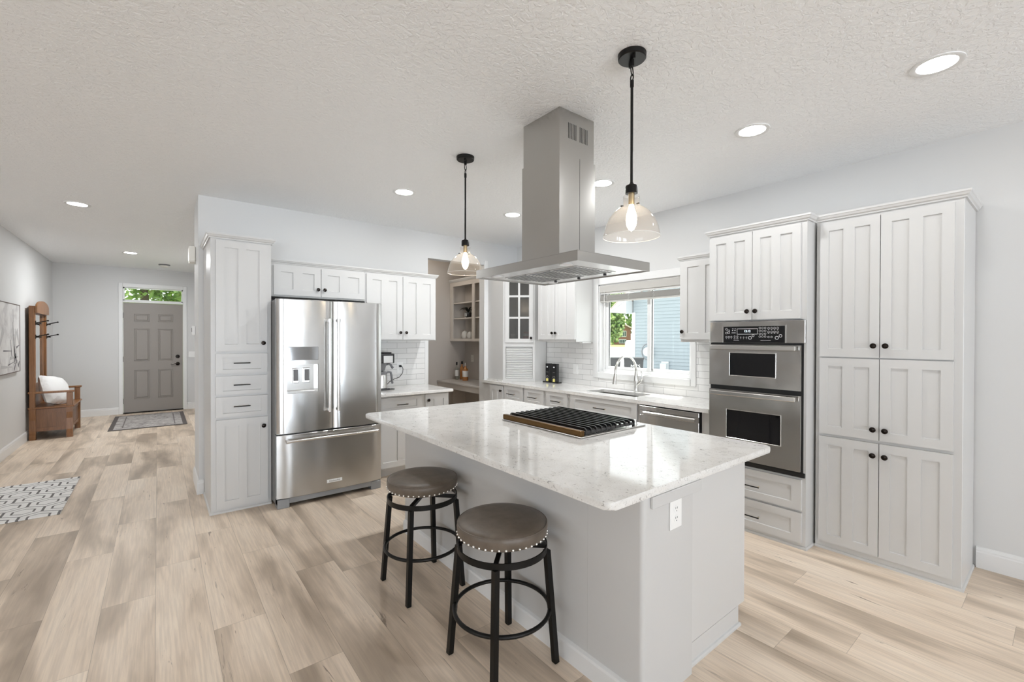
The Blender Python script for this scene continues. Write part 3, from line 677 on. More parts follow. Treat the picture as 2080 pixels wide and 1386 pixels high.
# ---------------------------------------------------------------- window wall (facing -x): pantry, oven tower
pa = thing('pantry_cabinet', 'tall white six-door pantry cabinet right of the double oven', 'cabinet', (3.63, 1.118, 0), R90)
w = 0.734
box_body(pa, w, 0.470, 2.282)
for z0, z1, kz in ((1.338, 2.256, 1.415), (0.806, 1.329, 0.875), (0.058, 0.786, 0.708)):
    door(pa, 0.027, 0.3545, z0, z1, 2, 0.327, kz, st=0.050, mid=0.064, rail=0.055)
    door(pa, 0.3585, 0.695, z0, z1, 2, 0.388, kz, st=0.054, mid=0.064, rail=0.055)
crown(pa, [(0, 0), (w, 0), (w, 0.470)], 2.276)
obj('shoe_moulding', MB().sweep([(0, 0), (w, 0), (w, 0.455)], SHOE), 'cab', pa)

ov = thing('oven_cabinet', 'white cabinet tower around the stainless double oven', 'cabinet', (3.49, 1.820, 0), R90)
w = 0.689
mb = MB().box(0, 0.022, 0, 0.61, 0, 2.282).box(w-0.022, w, 0, 0.61, 0, 2.282).box(0.022, w-0.022, 0, 0.61, 1.594, 2.282).box(0.022, w-0.022, 0, 0.61, 0, 0.494).box(0.022, w-0.022, 0.595, 0.61, 0.494, 1.594)
obj('carcass', mb, 'cab', ov)
door(ov, 0.008, 0.3335, 1.602, 2.262, 2, 0.306, 1.664, st=0.052, mid=0.060)
door(ov, 0.3375, 0.655, 1.602, 2.262, 2, 0.364, 1.664, st=0.052, mid=0.060)
drawer(ov, 0.02, 0.667, 0.270, 0.482, 0.338, 0.13, st=0.062, rail=0.050, pz=0.365)
drawer(ov, 0.02, 0.667, 0.045, 0.252, 0.338, 0.13, st=0.062, rail=0.050, pz=0.140)
crown(ov, [(0, 0.29), (0, 0), (w, 0), (w, 0.105)], 2.276)
obj('shoe_moulding', MB().sweep([(0, 0), (w, 0), (w, 0.135)], SHOE), 'cab', ov)

do = thing('double_oven', 'stainless built-in double wall oven with black control panel', 'oven', (3.49, 1.820, 0), R90)
obj('oven_body', MB().box(0.026, w-0.026, 0.001, 0.55, 0.500, 1.588), 'gasket', do)
obj('surround', MB().box(0.014, w-0.016, -0.004, -0.0005, 0.500, 1.43).box(0.020, w-0.003, -0.012, -0.0005, 0.497, 0.530, 0.002), 'gasket', do)
cp = obj('control_panel', MB().box(0.016, w-0.002, -0.024, -0.0005, 1.428, 1.590, 0.003), 'steel2', do)
fc = obj('control_fascia', MB().box(0.126, 0.563, -0.0265, -0.024, 1.430, 1.552, 0.001), 'ovenglass', cp)
for a in (0.119, 0.563): obj('fascia_trim', MB().box(a, a+0.007, -0.027, -0.024, 1.430, 1.555), 'chrome', cp)
ds = obj('display_frame', MB().box(0.230, 0.380, -0.0275, -0.0266, 1.5325, 1.5355).box(0.230, 0.380, -0.0275, -0.0266, 1.492, 1.495).box(0.230, 0.2325, -0.0275, -0.0266, 1.492, 1.5355).box(0.3775, 0.380, -0.0275, -0.0266, 1.492, 1.5355), 'keys', fc)
text('display_digits', '12:12', 0.022, fc, (0.305, -0.0268, 1.515), (PI/2, 0, 0), 'display', 0.0002)
mb = MB()
def ring(x, z, r=0.0068): mb.lathe([(r, 0), (r, 0.0006), (r*0.72, 0.0006), (r*0.72, 0)], (x, -0.0266, z), 14, 'y')
for i in range(3):
    for j in range(4): ring(0.395+0.0185*i, 1.538-0.021*j, 0.0072)
for i in range(4):
    for j in range(2): ring(0.455+0.020*i, 1.536-0.027*j, 0.0075); mb.box(0.450+0.020*i, 0.460+0.020*i, -0.0270, -0.0266, 1.5235-0.027*j, 1.5255-0.027*j)
for x_, z_ in ((0.150, 1.532), (0.150, 1.503), (0.168, 1.520), (0.168, 1.505)): ring(x_, z_, 0.0085)
for k in range(3): ring(0.150+0.019*k, 1.472, 0.0070); mb.box(0.146+0.019*k, 0.154+0.019*k, -0.0270, -0.0266, 1.459, 1.461)
for k in range(2):
    for q in range(2): ring(0.213+0.020*k, 1.477-0.014*q, 0.0062)
for k in range(3): ring(0.258+0.021*k, 1.470, 0.0050); mb.box(0.254+0.021*k, 0.262+0.021*k, -0.0270, -0.0266, 1.459, 1.461)
for x_, z_, r_ in ((0.326, 1.466, 0.013), (0.348, 1.482, 0.009), (0.510, 1.466, 0.013), (0.534, 1.480, 0.011)): ring(x_, z_, r_)
for k in range(2): ring(0.455+0.020*k, 1.472, 0.007)
for k in range(2): mb.box(0.193+0.018*k, 0.205+0.018*k, -0.0270, -0.0266, 1.533, 1.536); mb.box(0.193+0.018*k, 0.201+0.018*k, -0.0270, -0.0266, 1.519, 1.524)
mb.box(0.190, 0.220, -0.0270, -0.0266, 1.502, 1.506); mb.box(0.205, 0.245, -0.0270, -0.0266, 1.447, 1.449); mb.box(0.400, 0.470, -0.0270, -0.0266, 1.447, 1.449)
obj('printed_legend', mb, 'keys', fc)['kind'] = 'stuff'
def oven_door(z0, z1, wx0, wx1, wz0, wz1, hz):
    mb = MB(); x0, x1 = 0.022, w-0.023; yf, yb = -0.040, -0.006
    mb.box(x0, wx0, yf, yb, z0, z1).box(wx1, x1, yf, yb, z0, z1).box(wx0, wx1, yf, yb, z0, wz0, 0.0).box(wx0, wx1, yf, yb, wz1, z1, 0.0)
    d = obj('oven_door', mb, 'steel2', do)
    obj('window_glass', MB().box(wx0-0.001, wx1+0.001, yf+0.005, yb, wz0-0.001, wz1+0.001), 'ovenglass', d)
    mb = MB(); e = 0.006
    mb.box(wx0-e, wx0, yf-0.002, yf+0.004, wz0-e, wz1+e, 0.001).box(wx1, wx1+e, yf-0.002, yf+0.004, wz0-e, wz1+e, 0.001).box(wx0, wx1, yf-0.002, yf+0.004, wz0-e, wz0, 0.001).box(wx0, wx1, yf-0.002, yf+0.004, wz1, wz1+e, 0.001)
    obj('window_trim', mb, 'chrome', d)
    mb = MB().box(0.048, w-0.044, yf-0.044, yf-0.028, hz-0.017, hz+0.017, 0.005, 2)
    for x_ in (0.070, w-0.066): mb.box(x_-0.012, x_+0.012, yf-0.031, yf, hz-0.012, hz+0.012)
    obj('handle', mb, 'chrome', d)
oven_door(1.098, 1.414, 0.183, 0.505, 1.180, 1.350, 1.392)
oven_door(0.540, 1.064, 0.160, 0.540, 0.700, 0.912, 1.040)

# ---------------------------------------------------------------- window wall: base run, worktop, hung cabinets
yl = 4.90
def base_unit(name, label, y_left, y_right, build):
    t = thing(name, label, 'cabinet', (3.515, y_left, 0), R90)
    wd = y_left-y_right
    obj('carcass', MB().box(0, wd-0.001, 0, 0.585, 0.10, 0.852).box(0, wd-0.001, 0.07, 0.585, 0, 0.10), 'cab', t)
    build(t, wd); return t
base_unit('base_cabinet', 'narrow white one-door base cabinet at the corner end of the sink worktop', 5.03, 4.562,
          lambda t, wd: door(t, 0.16, wd-0.016, 0.105, 0.836, 2, wd-0.05, 0.775, st=0.055, mid=0.05))
def two(t, wd):
    drawer(t, 0.016, 0.382, 0.664, 0.850, 0.165, 0.15, st=0.060, rail=0.044, pz=0.752)
    drawer(t, 0.419, wd-0.024, 0.664, 0.850, 0.575, 0.15, st=0.060, rail=0.044, pz=0.752)
    door(t, 0.016, 0.382, 0.105, 0.650, 2, 0.35, 0.60); door(t, 0.419, wd-0.024, 0.105, 0.650, 2, 0.45, 0.60)
base_unit('base_cabinet', 'white two-drawer base cabinet below the roll-front corner cabinet', 4.562, 3.782, two)
def one(t, wd):
    drawer(t, 0.025, wd-0.026, 0.664, 0.850, 0.195, 0.15, st=0.060, rail=0.044, pz=0.752)
    door(t, 0.025, wd-0.026, 0.105, 0.650, 2, 0.07, 0.60)
base_unit('base_cabinet', 'white single-drawer base cabinet left of the sink cabinet', 3.782, 3.400, one)
def sink_unit(t, wd):
    drawer(t, 0.026, wd-0.022, 0.664, 0.850, 0.445, 0.15, st=0.065, rail=0.044, pz=0.752)
    door(t, 0.026, wd/2-0.002, 0.105, 0.650, 2, wd/2-0.035, 0.60); door(t, wd/2+0.002, wd-0.022, 0.105, 0.650, 2, wd/2+0.035, 0.60)
base_sink = thing('sink_cabinet', 'wide white base cabinet with false drawer front below the sink', 'cabinet', (3.515, 3.400, 0), R90)
wd = 3.400-2.497
obj('carcass', MB().box(0, 0.018, 0, 0.585, 0.10, 0.852).box(wd-0.019, wd-0.001, 0, 0.585, 0.10, 0.852).box(0.018, wd-0.019, 0, 0.585, 0.10, 0.12).box(0.018, wd-0.019, 0, 0.018, 0.12, 0.852).box(0, wd-0.001, 0.07, 0.585, 0, 0.10), 'cab', base_sink)
sink_unit(base_sink, wd)
dw = thing('dishwasher', 'stainless dishwasher with pocket handle between sink cabinet and ovens', 'dishwasher', (3.515, 2.493, 0), R90)
wd = 0.600
obj('tub', MB().box(0.004, wd-0.004, 0.002, 0.57, 0.10, 0.850), 'gasket', dw)
mb = MB().box(0.008, wd-0.014, -0.026, 0.0, 0.12, 0.762, 0.003).box(0.008, wd-0.014, -0.026, 0.0, 0.802, 0.842, 0.003).box(0.008, 0.046, -0.026, 0.0, 0.762, 0.802).box(wd-0.050, wd-0.014, -0.026, 0.0, 0.762, 0.802)
dd = obj('door', mb, 'steel2', dw)
obj('pocket_handle', MB().prism([(-0.012, 0.802), (-0.030, 0.784), (-0.030, 0.764), (-0.006, 0.760), (0.0, 0.802)], 'x', 0.046, wd-0.050), 'chrome', dd)
obj('toe_panel', MB().box(0.01, wd-0.01, 0.06, 0.08, 0.0, 0.10), 'gasket', dw)
obj('filler_strip', MB().box(wd, 0.672, 0.0, 0.03, 0.10, 0.852), 'cab', dw)

# worktop with sink cut-out
SX0, SX1, SY0, SY1 = 3.665, 3.955, 2.665, 3.300
wt = MB(); wx0, wx1, z0, z1 = 3.488-3.8, XR-3.8, -0.032, 0.0; oy = 3.4
wt.box(wx0, SX0-3.8, 1.823-oy, YB-oy, z0, z1).box(SX1-3.8, wx1-0.0085, 1.823-oy, YB-oy, z0, z1)
wt.box(SX0-3.8, SX1-3.8, 1.823-oy, SY0-oy, z0, z1).box(SX0-3.8, SX1-3.8, SY1-oy, YB-oy, z0, z1)
wo = obj('worktop', wt, 'quartz', loc=(3.8, oy, 0.885)); tag(wo, 'long pale quartz worktop with the sink below the kitchen window', 'countertop')
sk = thing('kitchen_sink', 'rectangular stainless undermount sink below the kitchen window', 'sink', (3.81, 2.98, 0.853))
hx, hy, dp = (SX1-SX0)/2, (SY1-SY0)/2, 0.20
mb = MB().box(-hx-0.012, -hx, -hy-0.012, hy+0.012, -dp, -0.0005).box(hx, hx+0.012, -hy-0.012, hy+0.012, -dp, -0.0005).box(-hx, hx, -hy-0.012, -hy, -dp, -0.0005).box(-hx, hx, hy, hy+0.012, -dp, -0.0005).box(-hx-0.012, hx+0.012, -hy-0.012, hy+0.012, -dp-0.006, -dp)
obj('basin', mb, 'chrome', sk)
obj('drain', MB().lathe([(0.0005, 0.004), (0.035, 0.004), (0.045, 0.0)], (0, 0, -dp), 20), 'chrome', sk, True)
fa = thing('faucet', 'brushed nickel gooseneck pull-down faucet behind the sink', 'faucet', (4.02, 2.905, 0.885))
obj('faucet_body', MB().lathe([(0.030, 0), (0.030, 0.006), (0.024, 0.012), (0.023, 0.03), (0.022, 0.075), (0.026, 0.10), (0.024, 0.15), (0.015, 0.21), (0.013, 0.23)], n=24, cap0=True, cap1=True), 'chrome', fa, True)
arc = [(0, 0, 0.22)]+[(-0.175+0.175*math.cos(a), 0, 0.225+0.165*math.sin(a)) for a in [PI*k/16 for k in range(0, 16)]]+[(-0.352, 0, 0.205)]
obj('spout', MB().tube(arc, 0.0125, 14), 'chrome', fa, True)
obj('spray_head', MB().cyl((-0.352, 0, 0.210), (-0.366, 0, 0.105), 0.0145, 0.021, 18), 'chrome', fa, True)
lv = obj('lever', MB().cyl((0, 0, 0.075), (0.0, -0.062, 0.120), 0.017, 0.015, 16).tube([(0, -0.055, 0.115), (0.004, -0.072, 0.15), (0.004, -0.070, 0.19), (0.0, -0.062, 0.225)], [0.009, 0.008, 0.0065, 0.007], 10), 'chrome', fa, True)

hl = thing('wall_cabinet', 'white two-door wall cabinet left of the kitchen window', 'cabinet', (3.80, 4.24, 0), R90)
w = 4.24-3.578
obj('carcass', MB().box(0, w, 0, 0.308, 1.417, 2.282, 0.002), 'cab', hl)
door(hl, 0.026, 0.3235, 1.445, 2.210, 2, 0.292, 1.522, st=0.052, mid=0.056)
door(hl, 0.329, w-0.004, 1.445, 2.210, 2, 0.350, 1.522, st=0.052, mid=0.056)
crown(hl, [(0, 0), (w, 0), (w, 0.29)], 2.276)
obj('under_light', MB().box(w-0.06, w-0.012, 0.12, 0.28, 1.402, 1.4165, 0.003), 'white_pl', hl)
hr = thing('wall_cabinet', 'narrow white one-door wall cabinet between window and double oven', 'cabinet', (3.80, 2.258, 0), R90)
w = 2.258-1.824
obj('carcass', MB().box(0, w, 0, 0.308, 1.427, 2.178, 0.002), 'cab', hr)
door(hr, 0.004, 0.426, 1.452, 2.168, 2, 0.033, 1.522, st=0.070, mid=0.062)
crown(hr, [(0, 0.29), (0, 0), (w, 0)], 2.172)

# diagonal corner cabinet standing on the worktop
cc = thing('corner_cabinet', 'diagonal white corner cabinet with glass door above a ribbed roll front', 'cabinet', (3.59, 4.70, 0), -PI/4)
def L(x, y):
    dx, dy = x-3.59, y-4.70; c_, s_ = math.cos(PI/4), math.sin(PI/4); return (dx*c_-dy*s_, dx*s_+dy*c_)
ct = 2.36; z_ = 0.8855
poly = [L(*p) for p in ((3.59, 4.70), (3.89, 4.40), (XR-0.009, 4.40), (XR-0.009, YB-0.001), (3.59, YB-0.001))]
fw_ = 0.424
mb = MB()
inset = [L(*p) for p in ((3.6095, 4.7081), (3.8981, 4.4195), (XR-0.0155, 4.4195), (XR-0.0155, YB-0.0075), (3.6095, YB-0.0075))]
for za, zb in ((1.365, 1.392), (2.330, ct)): mb.prism(inset, 'z', za, zb)
def slab(p, q, t_, za, zb):
    p, q = Vector(p), Vector(q); d = (q-p).normalized(); nn = Vector((-d.y, d.x))*t_
    mb.prism([tuple(p), tuple(q), tuple(q+nn), tuple(p+nn)], 'z', za, zb)
slab(poly[4], poly[0], 0.018, z_, ct); slab(poly[1], poly[2], 0.018, z_, ct)
slab(poly[2], poly[3], 0.006, z_, ct); slab(poly[3], poly[4], 0.006, z_, ct)
mb.box(0, 0.036, 0, 0.02, z_, ct).box(fw_-0.030, fw_, 0, 0.02, z_, ct).box(0.036, fw_-0.030, 0, 0.02, 1.345, 1.400).box(0.036, fw_-0.030, 0, 0.02, z_, 0.925)
obj('carcass', mb, 'cab', cc)
inner = [L(*p) for p in ((3.63, 4.70), (3.90, 4.43), (XR-0.03, 4.43), (XR-0.03, YB-0.03), (3.63, YB-0.03))]
for zz in (1.728, 2.02): obj('shelf', MB().prism(inner, 'z', zz-0.009, zz+0.009), 'cab', cc)
mb = MB(); x0, x1, z0, z1 = 0.030, 0.402, 1.402, 2.345; y0, y1 = -0.020, -0.001
g0, g1, h0, h1 = 0.084, 0.346, 1.452, 2.292
mb.box(x0, g0, y0, y1, z0, z1).box(g1, x1, y0, y1, z0, z1).box(g0, g1, y0, y1, z0, h0).box(g0, g1, y0, y1, h1, z1)
gd = obj('glass_door', mb, 'cab', cc)
mb = MB(); xm = (g0+g1)/2
mb.box(xm-0.013, xm+0.013, y0+0.001, y1-0.002, h0, h1)
for zz in (1.728, 2.012): mb.box(g0, xm-0.013, y0+0.002, y1-0.003, zz-0.013, zz+0.013).box(xm+0.013, g1, y0+0.002, y1-0.003, zz-0.013, zz+0.013)
obj('muntins', mb, 'cab', gd)
obj('glass_panes', MB().box(g0-0.004, g1+0.004, y0+0.008, y0+0.011, h0-0.004, h1+0.004), 'cabglass', gd)
knob(gd, 0.375, 1.462)
mb = MB()
for k in range(17):
    za = 0.952+k*0.0228; mb.box(0.037, fw_-0.031, 0.013, 0.026, za, za+0.0185, 0.005)
mb.box(0.037, fw_-0.031, 0.008, 0.026, 0.927, 0.950, 0.002).box(0.037, fw_-0.031, 0.025, 0.028, 0.926, 1.344)
obj('tambour_door', mb, 'cab', cc)
crown(cc, [poly[4], poly[0], poly[1], (poly[1][0]+(poly[2][0]-poly[1][0])*0.3, poly[1][1]+(poly[2][1]-poly[1][1])*0.3)], ct-0.006)
obj('back_strip', MB().prism([L(*p) for p in ((3.575, 4.70), (3.5895, 4.70), (3.5895, YB-0.015), (3.575, YB-0.015))], 'z', z_, 0.900), 'quartz', cc)
# things behind the glass
def wl(lx, ly):
    c_, s_ = math.cos(-PI/4), math.sin(-PI/4); return (3.59+lx*c_-ly*s_, 4.70+lx*s_+ly*c_)
for nm, lx, lab, m1, m2, r, h in (('canister', 0.30, 'red-lidded canister behind the lower glass of the corner cabinet', 'redlid', 'redlid', 0.042, 0.15),
                                  ('glass_jar', 0.125, 'pale jar behind the lower left glass of the corner cabinet', 'jar', 'paper', 0.036, 0.12)):
    px, py = wl(lx, 0.12)
    t = thing(nm, lab, nm.replace('_', ' ').split()[-1], (px, py, 1.393))
    obj('body', MB().lathe([(r*0.95, 0), (r, 0.01), (r, h*0.8), (r*0.8, h*0.88)], n=24, cap0=True), m1 if nm == 'glass_jar' else 'paper', t, True)
    obj('lid', MB().lathe([(r*0.85, h*0.84), (r*0.88, h*0.86), (r*0.88, h), (0.0005, h)], n=24, cap0=True), m2, t, True)
    if nm == 'canister': obj('band', MB().lathe([(r*1.01, h*0.25), (r*1.02, h*0.26), (r*1.02, h*0.62), (r*1.01, h*0.63)], n=24), 'redlid', t, True)
# ---------------------------------------------------------------- island
isl = thing('kitchen_island', 'large white kitchen island base with corner post and outlet end', 'kitchen island', (1.85, 2.08, 0))
ox, oy = 1.85, 2.08
def ib(mb, x0, x1, y0, y1, z0, z1, bev=0): return mb.box(x0-ox, x1-ox, y0-oy, y1-oy, z0, z1, bev)
mb = MB(); ib(mb, 1.458, 1.814, 1.3005, 3.12, 0, 0.842); obj('seating_wall', mb, 'island', isl)
# bullnosed end post
px0, px1, py0, py1 = 1.458, 1.815, 1.018, 1.30; r = 0.020
pts = [(px1, py0), (px1, py1), (px0, py1)]+[(px0+r-r*math.cos(a), py0+r-r*math.sin(a)) for a in [PI/2*k/6 for k in range(7)]]
obj('corner_post', MB().prism([(a-ox, b2-oy) for a, b2 in pts], 'z', 0, 0.842), 'island', isl, True)
mb = MB(); ib(mb, 1.816, 2.375, 1.046, 3.12, 0.10, 0.842, 0.002); ib(mb, 1.816, 2.31, 1.046, 3.12, 0, 0.10); obj('cabinet_box', mb, 'cab', isl)
mb = MB(); ib(mb, 1.500, 1.868, 1.004, 1.0175, 0.795, 0.842, 0.002); ib(mb, 1.816, 1.868, 1.0175, 1.0455, 0.795, 0.842); obj('apron', mb, 'island', isl)
mb = MB().sweep([(a-ox, b2-oy) for a, b2 in ((1.458, 3.12), (1.458, 1.05))], BASE[:2]+[(0.016, 0.075), (0.012, 0.085), (0.0, 0.092)]); obj('baseboard', mb, 'trim', isl)
mb = MB().sweep([(a-ox, b2-oy) for a, b2 in ((1.816, 1.046), (2.31, 1.046), (2.31, 3.12))], SHOE); obj('shoe_moulding', mb, 'cab', isl)
# doors on the working side
for k in range(3):
    y0 = 1.09+k*0.68
    m2 = panel_front(y0, y0+0.65, 0.13, 0.82, y=-2.395, n=2)
    bmesh.ops.transform(m2.bm, matrix=Matrix(((0, -1, 0, -ox), (1, 0, 0, -oy), (0, 0, 1, 0), (0, 0, 0, 1))), verts=m2.bm.verts)
    dr = obj('door', m2, 'cab', isl)
    kb = MB().lathe([(0.006, 0), (0.006, 0.013), (0.016, 0.017), (0.0175, 0.021), (0.007, 0.0285), (0.0005, 0.029)], (2.395-ox, y0+0.6-oy, 0.74), 16, 'x'); obj('knob', kb, 'bronze', dr, True)
# worktop with softened corners and edges
def rounded(x0, x1, y0, y1, r, n=6):
    out = []
    for cx, cy, a0 in ((x1-r, y1-r, 0), (x0+r, y1-r, PI/2), (x0+r, y0+r, PI), (x1-r, y0+r, 1.5*PI)):
        out += [(cx+r*math.cos(a0+PI/2*k/n), cy+r*math.sin(a0+PI/2*k/n)) for k in range(n+1)]
    return out
mb = MB().prism(rounded(-0.685, 0.685, -1.195, 1.195, 0.03), 'z', -0.032, 0.0)
es = [e for e in mb.bm.edges if abs(e.verts[0].co.z-e.verts[1].co.z) < 1e-6]
bmesh.ops.bevel(mb.bm, geom=es, offset=0.009, segments=3, affect='EDGES', profile=0.5)
it = obj('island_worktop', mb, 'quartz', smooth=True, loc=(1.935, 2.205, 0.875)); tag(it, 'broad glossy speckled quartz worktop on the island', 'countertop')

# cooktop
ck = thing('gas_cooktop', 'stainless gas cooktop with black cast iron grates set in the island worktop', 'cooktop', (2.225, 2.145, 0.8755))
obj('cooktop_tray', MB().box(-0.305, 0.325, -0.380, 0.380, 0.0, 0.008, 0.003).box(-0.290, 0.300, -0.365, 0.365, 0.008, 0.0085), 'chrome', ck)
brownbar = P('dark_reflective_rail', (0.135, 0.078, 0.032), 0.28, 1.0); M['rail'] = brownbar  # rail metal tinted dark brown
obj('side_rail', MB().prism([(-0.302, 0.008), (-0.262, 0.008), (-0.262, 0.044), (-0.268, 0.048), (-0.292, 0.048), (-0.302, 0.040)], 'y', -0.372, 0.372) if False else MB().box(-0.302, -0.268, -0.374, 0.374, 0.008, 0.043, 0.006, 3), 'rail', ck)
def grate(y0, y1, e0, e1):
    mb = MB()
    nx = 11; x0, x1 = -0.240, 0.225
    for k in range(nx):
        x = x0+(x1-x0)*k/(nx-1); zt = 0.052; h = 0.016; wv = 0.0048
        # finger bar, turned down where the grate meets the tray edge
        top = [(y0+0.004, zt-0.034), (y0+0.004, zt-0.012), (y0+0.014, zt-0.002), (y0+0.024, zt)] if e0 else [(y0, zt-h), (y0, zt)]
        top += [(y1-0.024, zt), (y1-0.014, zt-0.002), (y1-0.004, zt-0.012), (y1-0.004, zt-0.034), (y1-0.017, zt-0.034), (y1-0.020, zt-h)] if e1 else [(y1, zt), (y1, zt-h)]
        if e0: top += [(y0+0.020, zt-h), (y0+0.017, zt-0.034)]
        mb.prism(top, 'x', x-wv, x+wv)
    for y in (y0+0.012, y1-0.012): mb.box(x0-0.008, x1+0.008, y-0.006, y+0.006, 0.017, 0.0335, 0.002)
    for x in (x0, x1):
        for y in (y0+0.012, y1-0.012): mb.box(x-0.007, x+0.007, y-0.006, y+0.006, 0.0085, 0.020)
    return mb
for a, b2, e0, e1 in ((-0.366, -0.1225, True, False), (-0.1215, 0.1215, False, False), (0.1225, 0.366, False, True)): obj('grate', grate(a, b2, e0, e1), 'iron', ck)
for bx, by, r in ((-0.12, -0.245, 0.040), (0.10, -0.245, 0.032), (0.0, 0.0, 0.052), (-0.12, 0.245, 0.032), (0.10, 0.245, 0.042)):
    obj('burner', MB().lathe([(r*1.25, 0.0085), (r*1.2, 0.016), (r, 0.017), (r, 0.026), (r*0.9, 0.029), (0.0005, 0.030)], (bx, by, 0), 24), 'iron', ck, True)
for y in (-0.325, -0.265, 0.0, 0.145, 0.205):
    obj('knob', MB().lathe([(0.021, 0.0085), (0.021, 0.012), (0.016, 0.014), (0.0145, 0.036), (0.013, 0.039), (0.0005, 0.039)], (0.275, y, 0), 20), 'chrome', ck, True)

# hood
hd_ = thing('range_hood', 'stainless island range hood hanging from the ceiling above the island', 'range hood', (1.945, 1.987, 1.85))
hx, hy = 0.305, 0.451
mb = MB().box(-hx, hx, -hy, -hy+0.004, 0, 0.05).box(-hx, hx, hy-0.004, hy, 0, 0.05).box(-hx, -hx+0.004, -hy+0.004, hy-0.004, 0, 0.05).box(hx-0.004, hx, -hy+0.004, hy-0.004, 0, 0.05).box(-hx, hx, -hy, hy, 0.0505, 0.0535)
mb.box(-hx+0.055, hx-0.055, -hy+0.06, hy-0.06, 0.0535, 0.064, 0.002)
obj('canopy', mb, 'hoodsteel', hd_)
obj('underside_panel', MB().box(-hx+0.005, hx-0.005, -hy+0.005, hy-0.005, 0.006, 0.010), 'chrome', hd_)
for k in (-1, 0, 1):
    mb = MB(); yc = 0.02+k*0.215
    mb.box(-0.155, 0.185, yc-0.105, yc+0.105, 0.003, 0.0055)
    mb.use(1)
    for j in range(12):
        x_ = -0.135+j*0.0268; mb.box(x_-0.0045, x_+0.0045, yc-0.092, yc+0.092, 0.0022, 0.0032)
    f_ = obj('baffle_filter', mb, ['chrome', 'slot'], hd_)
    obj('filter_latch', MB().box(0.192, 0.206, yc-0.018, yc-0.004, -0.006, 0.005), 'slot', f_)
for y_ in (-0.30, 0.31):
    for x_ in (-0.235, 0.255):
        if x_ > 0 and y_ < 0: continue
        obj('hood_light', MB().lathe([(0.036, 0.006), (0.036, 0.002), (0.030, 0.002), (0.028, 0.004), (0.0005, 0.004)], (x_, y_, 0), 24), 'white_pl', hd_, True)
mb = MB().box(-0.152, 0.152, -0.166, 0.166, 0.064, 0.672).box(-0.1525, 0.1525, -0.1665, 0.1665, 0.060, 0.066)
obj('chimney_lower', mb, 'hoodsteel', hd_)
up_ = obj('chimney_upper', MB().box(-0.146, 0.146, -0.160, 0.160, 0.672, CZ-1.85), 'hoodsteel', hd_)
obj('seam_line', MB().box(0.016, 0.0172, -0.1668, -0.166, 0.066, 0.672), 'gasket', hd_)
mb = MB()
for gx in (-0.045, 0.052):
    for k in range(6): mb.box(gx-0.031+k*0.0125, gx-0.031+k*0.0125+0.0045, -0.1605, -0.1598, 0.775, 0.865)
obj('vent_slots', mb, 'gasket', up_)

# pendants
pd = thing('pendant_light', 'black pendant with clear dome glass shade nearer the pantry', 'pendant light', (1.736, 1.285, CZ), 0, 'pendants above the island')
mb = MB().lathe([(0.0005, -0.024), (0.060, -0.024), (0.064, -0.020), (0.065, 0.0)], n=36)
for a in (0.9, 0.9+PI): mb.cyl((0.038*math.cos(a), 0.038*math.sin(a), -0.040), (0.038*math.cos(a), 0.038*math.sin(a), -0.022), 0.0055, n=10)
mb.cyl((0, 0, -0.055), (0, 0, -0.022), 0.010, n=14)
obj('canopy', mb, 'black', pd, True)
mb = MB().tube([(0.008*math.sin(a), 0.008*math.cos(a)*0.3, -0.075+0.024*math.cos(a)) for a in [2*PI*k/14 for k in range(14)]], 0.0028, 8, True)
mb.tube([(0.002*math.cos(a), 0.0075*math.sin(a), -0.108+0.018*math.cos(a)) for a in [2*PI*k/14 for k in range(14)]], 0.0028, 8, True)
mb.cyl((0, 0, -0.150), (0, 0, -0.120), 0.009, n=14)
obj('chain_link', mb, 'black', pd, True)
obj('rod', MB().cyl((0, 0, -0.615), (0, 0, -0.13), 0.0065, n=14), 'black', pd, True)
obj('socket_cap', MB().lathe([(0.007, -0.596), (0.012, -0.605), (0.026, -0.611), (0.028, -0.616), (0.028, -0.648), (0.0005, -0.648)], n=28), 'black', pd, True)
obj('socket', MB().lathe([(0.014, -0.647), (0.014, -0.694), (0.012, -0.700), (0.0005, -0.700)], n=20), 'brass', pd, True)
mb = MB().lathe([(0.037, -0.658), (0.037, -0.700), (0.043, -0.709), (0.060, -0.718), (0.084, -0.738), (0.106, -0.768), (0.121, -0.805), (0.1285, -0.840), (0.1295, -0.850)], n=48)
sh = obj('glass_shade', mb, 'shade', pd, True)
mb = MB().tube([(0.1295*math.cos(a), 0.1295*math.sin(a), -0.850) for a in [2*PI*k/48 for k in range(48)]], 0.0012, 6, True)
obj('shade_rim', mb, P('rim_glass', (0.85, 0.84, 0.82), 0.15), sh, True)
mb = MB()
for a in (0.3, 0.3+2*PI/3, 0.3+4*PI/3): mb.cyl((0.036*math.cos(a), 0.036*math.sin(a), -0.705), (0.050*math.cos(a), 0.050*math.sin(a), -0.705), 0.0032, n=8)
obj('shade_screws', mb, 'black', pd)
obj('bulb', MB().lathe([(0.010, -0.700), (0.013, -0.715), (0.022, -0.745), (0.025, -0.770), (0.022, -0.795), (0.012, -0.815), (0.0005, -0.823)], n=24), 'bulb', pd, True)
pd2 = dup(pd, (1.766, 2.770, CZ), 'black pendant with clear dome glass shade nearer the fridge wall')

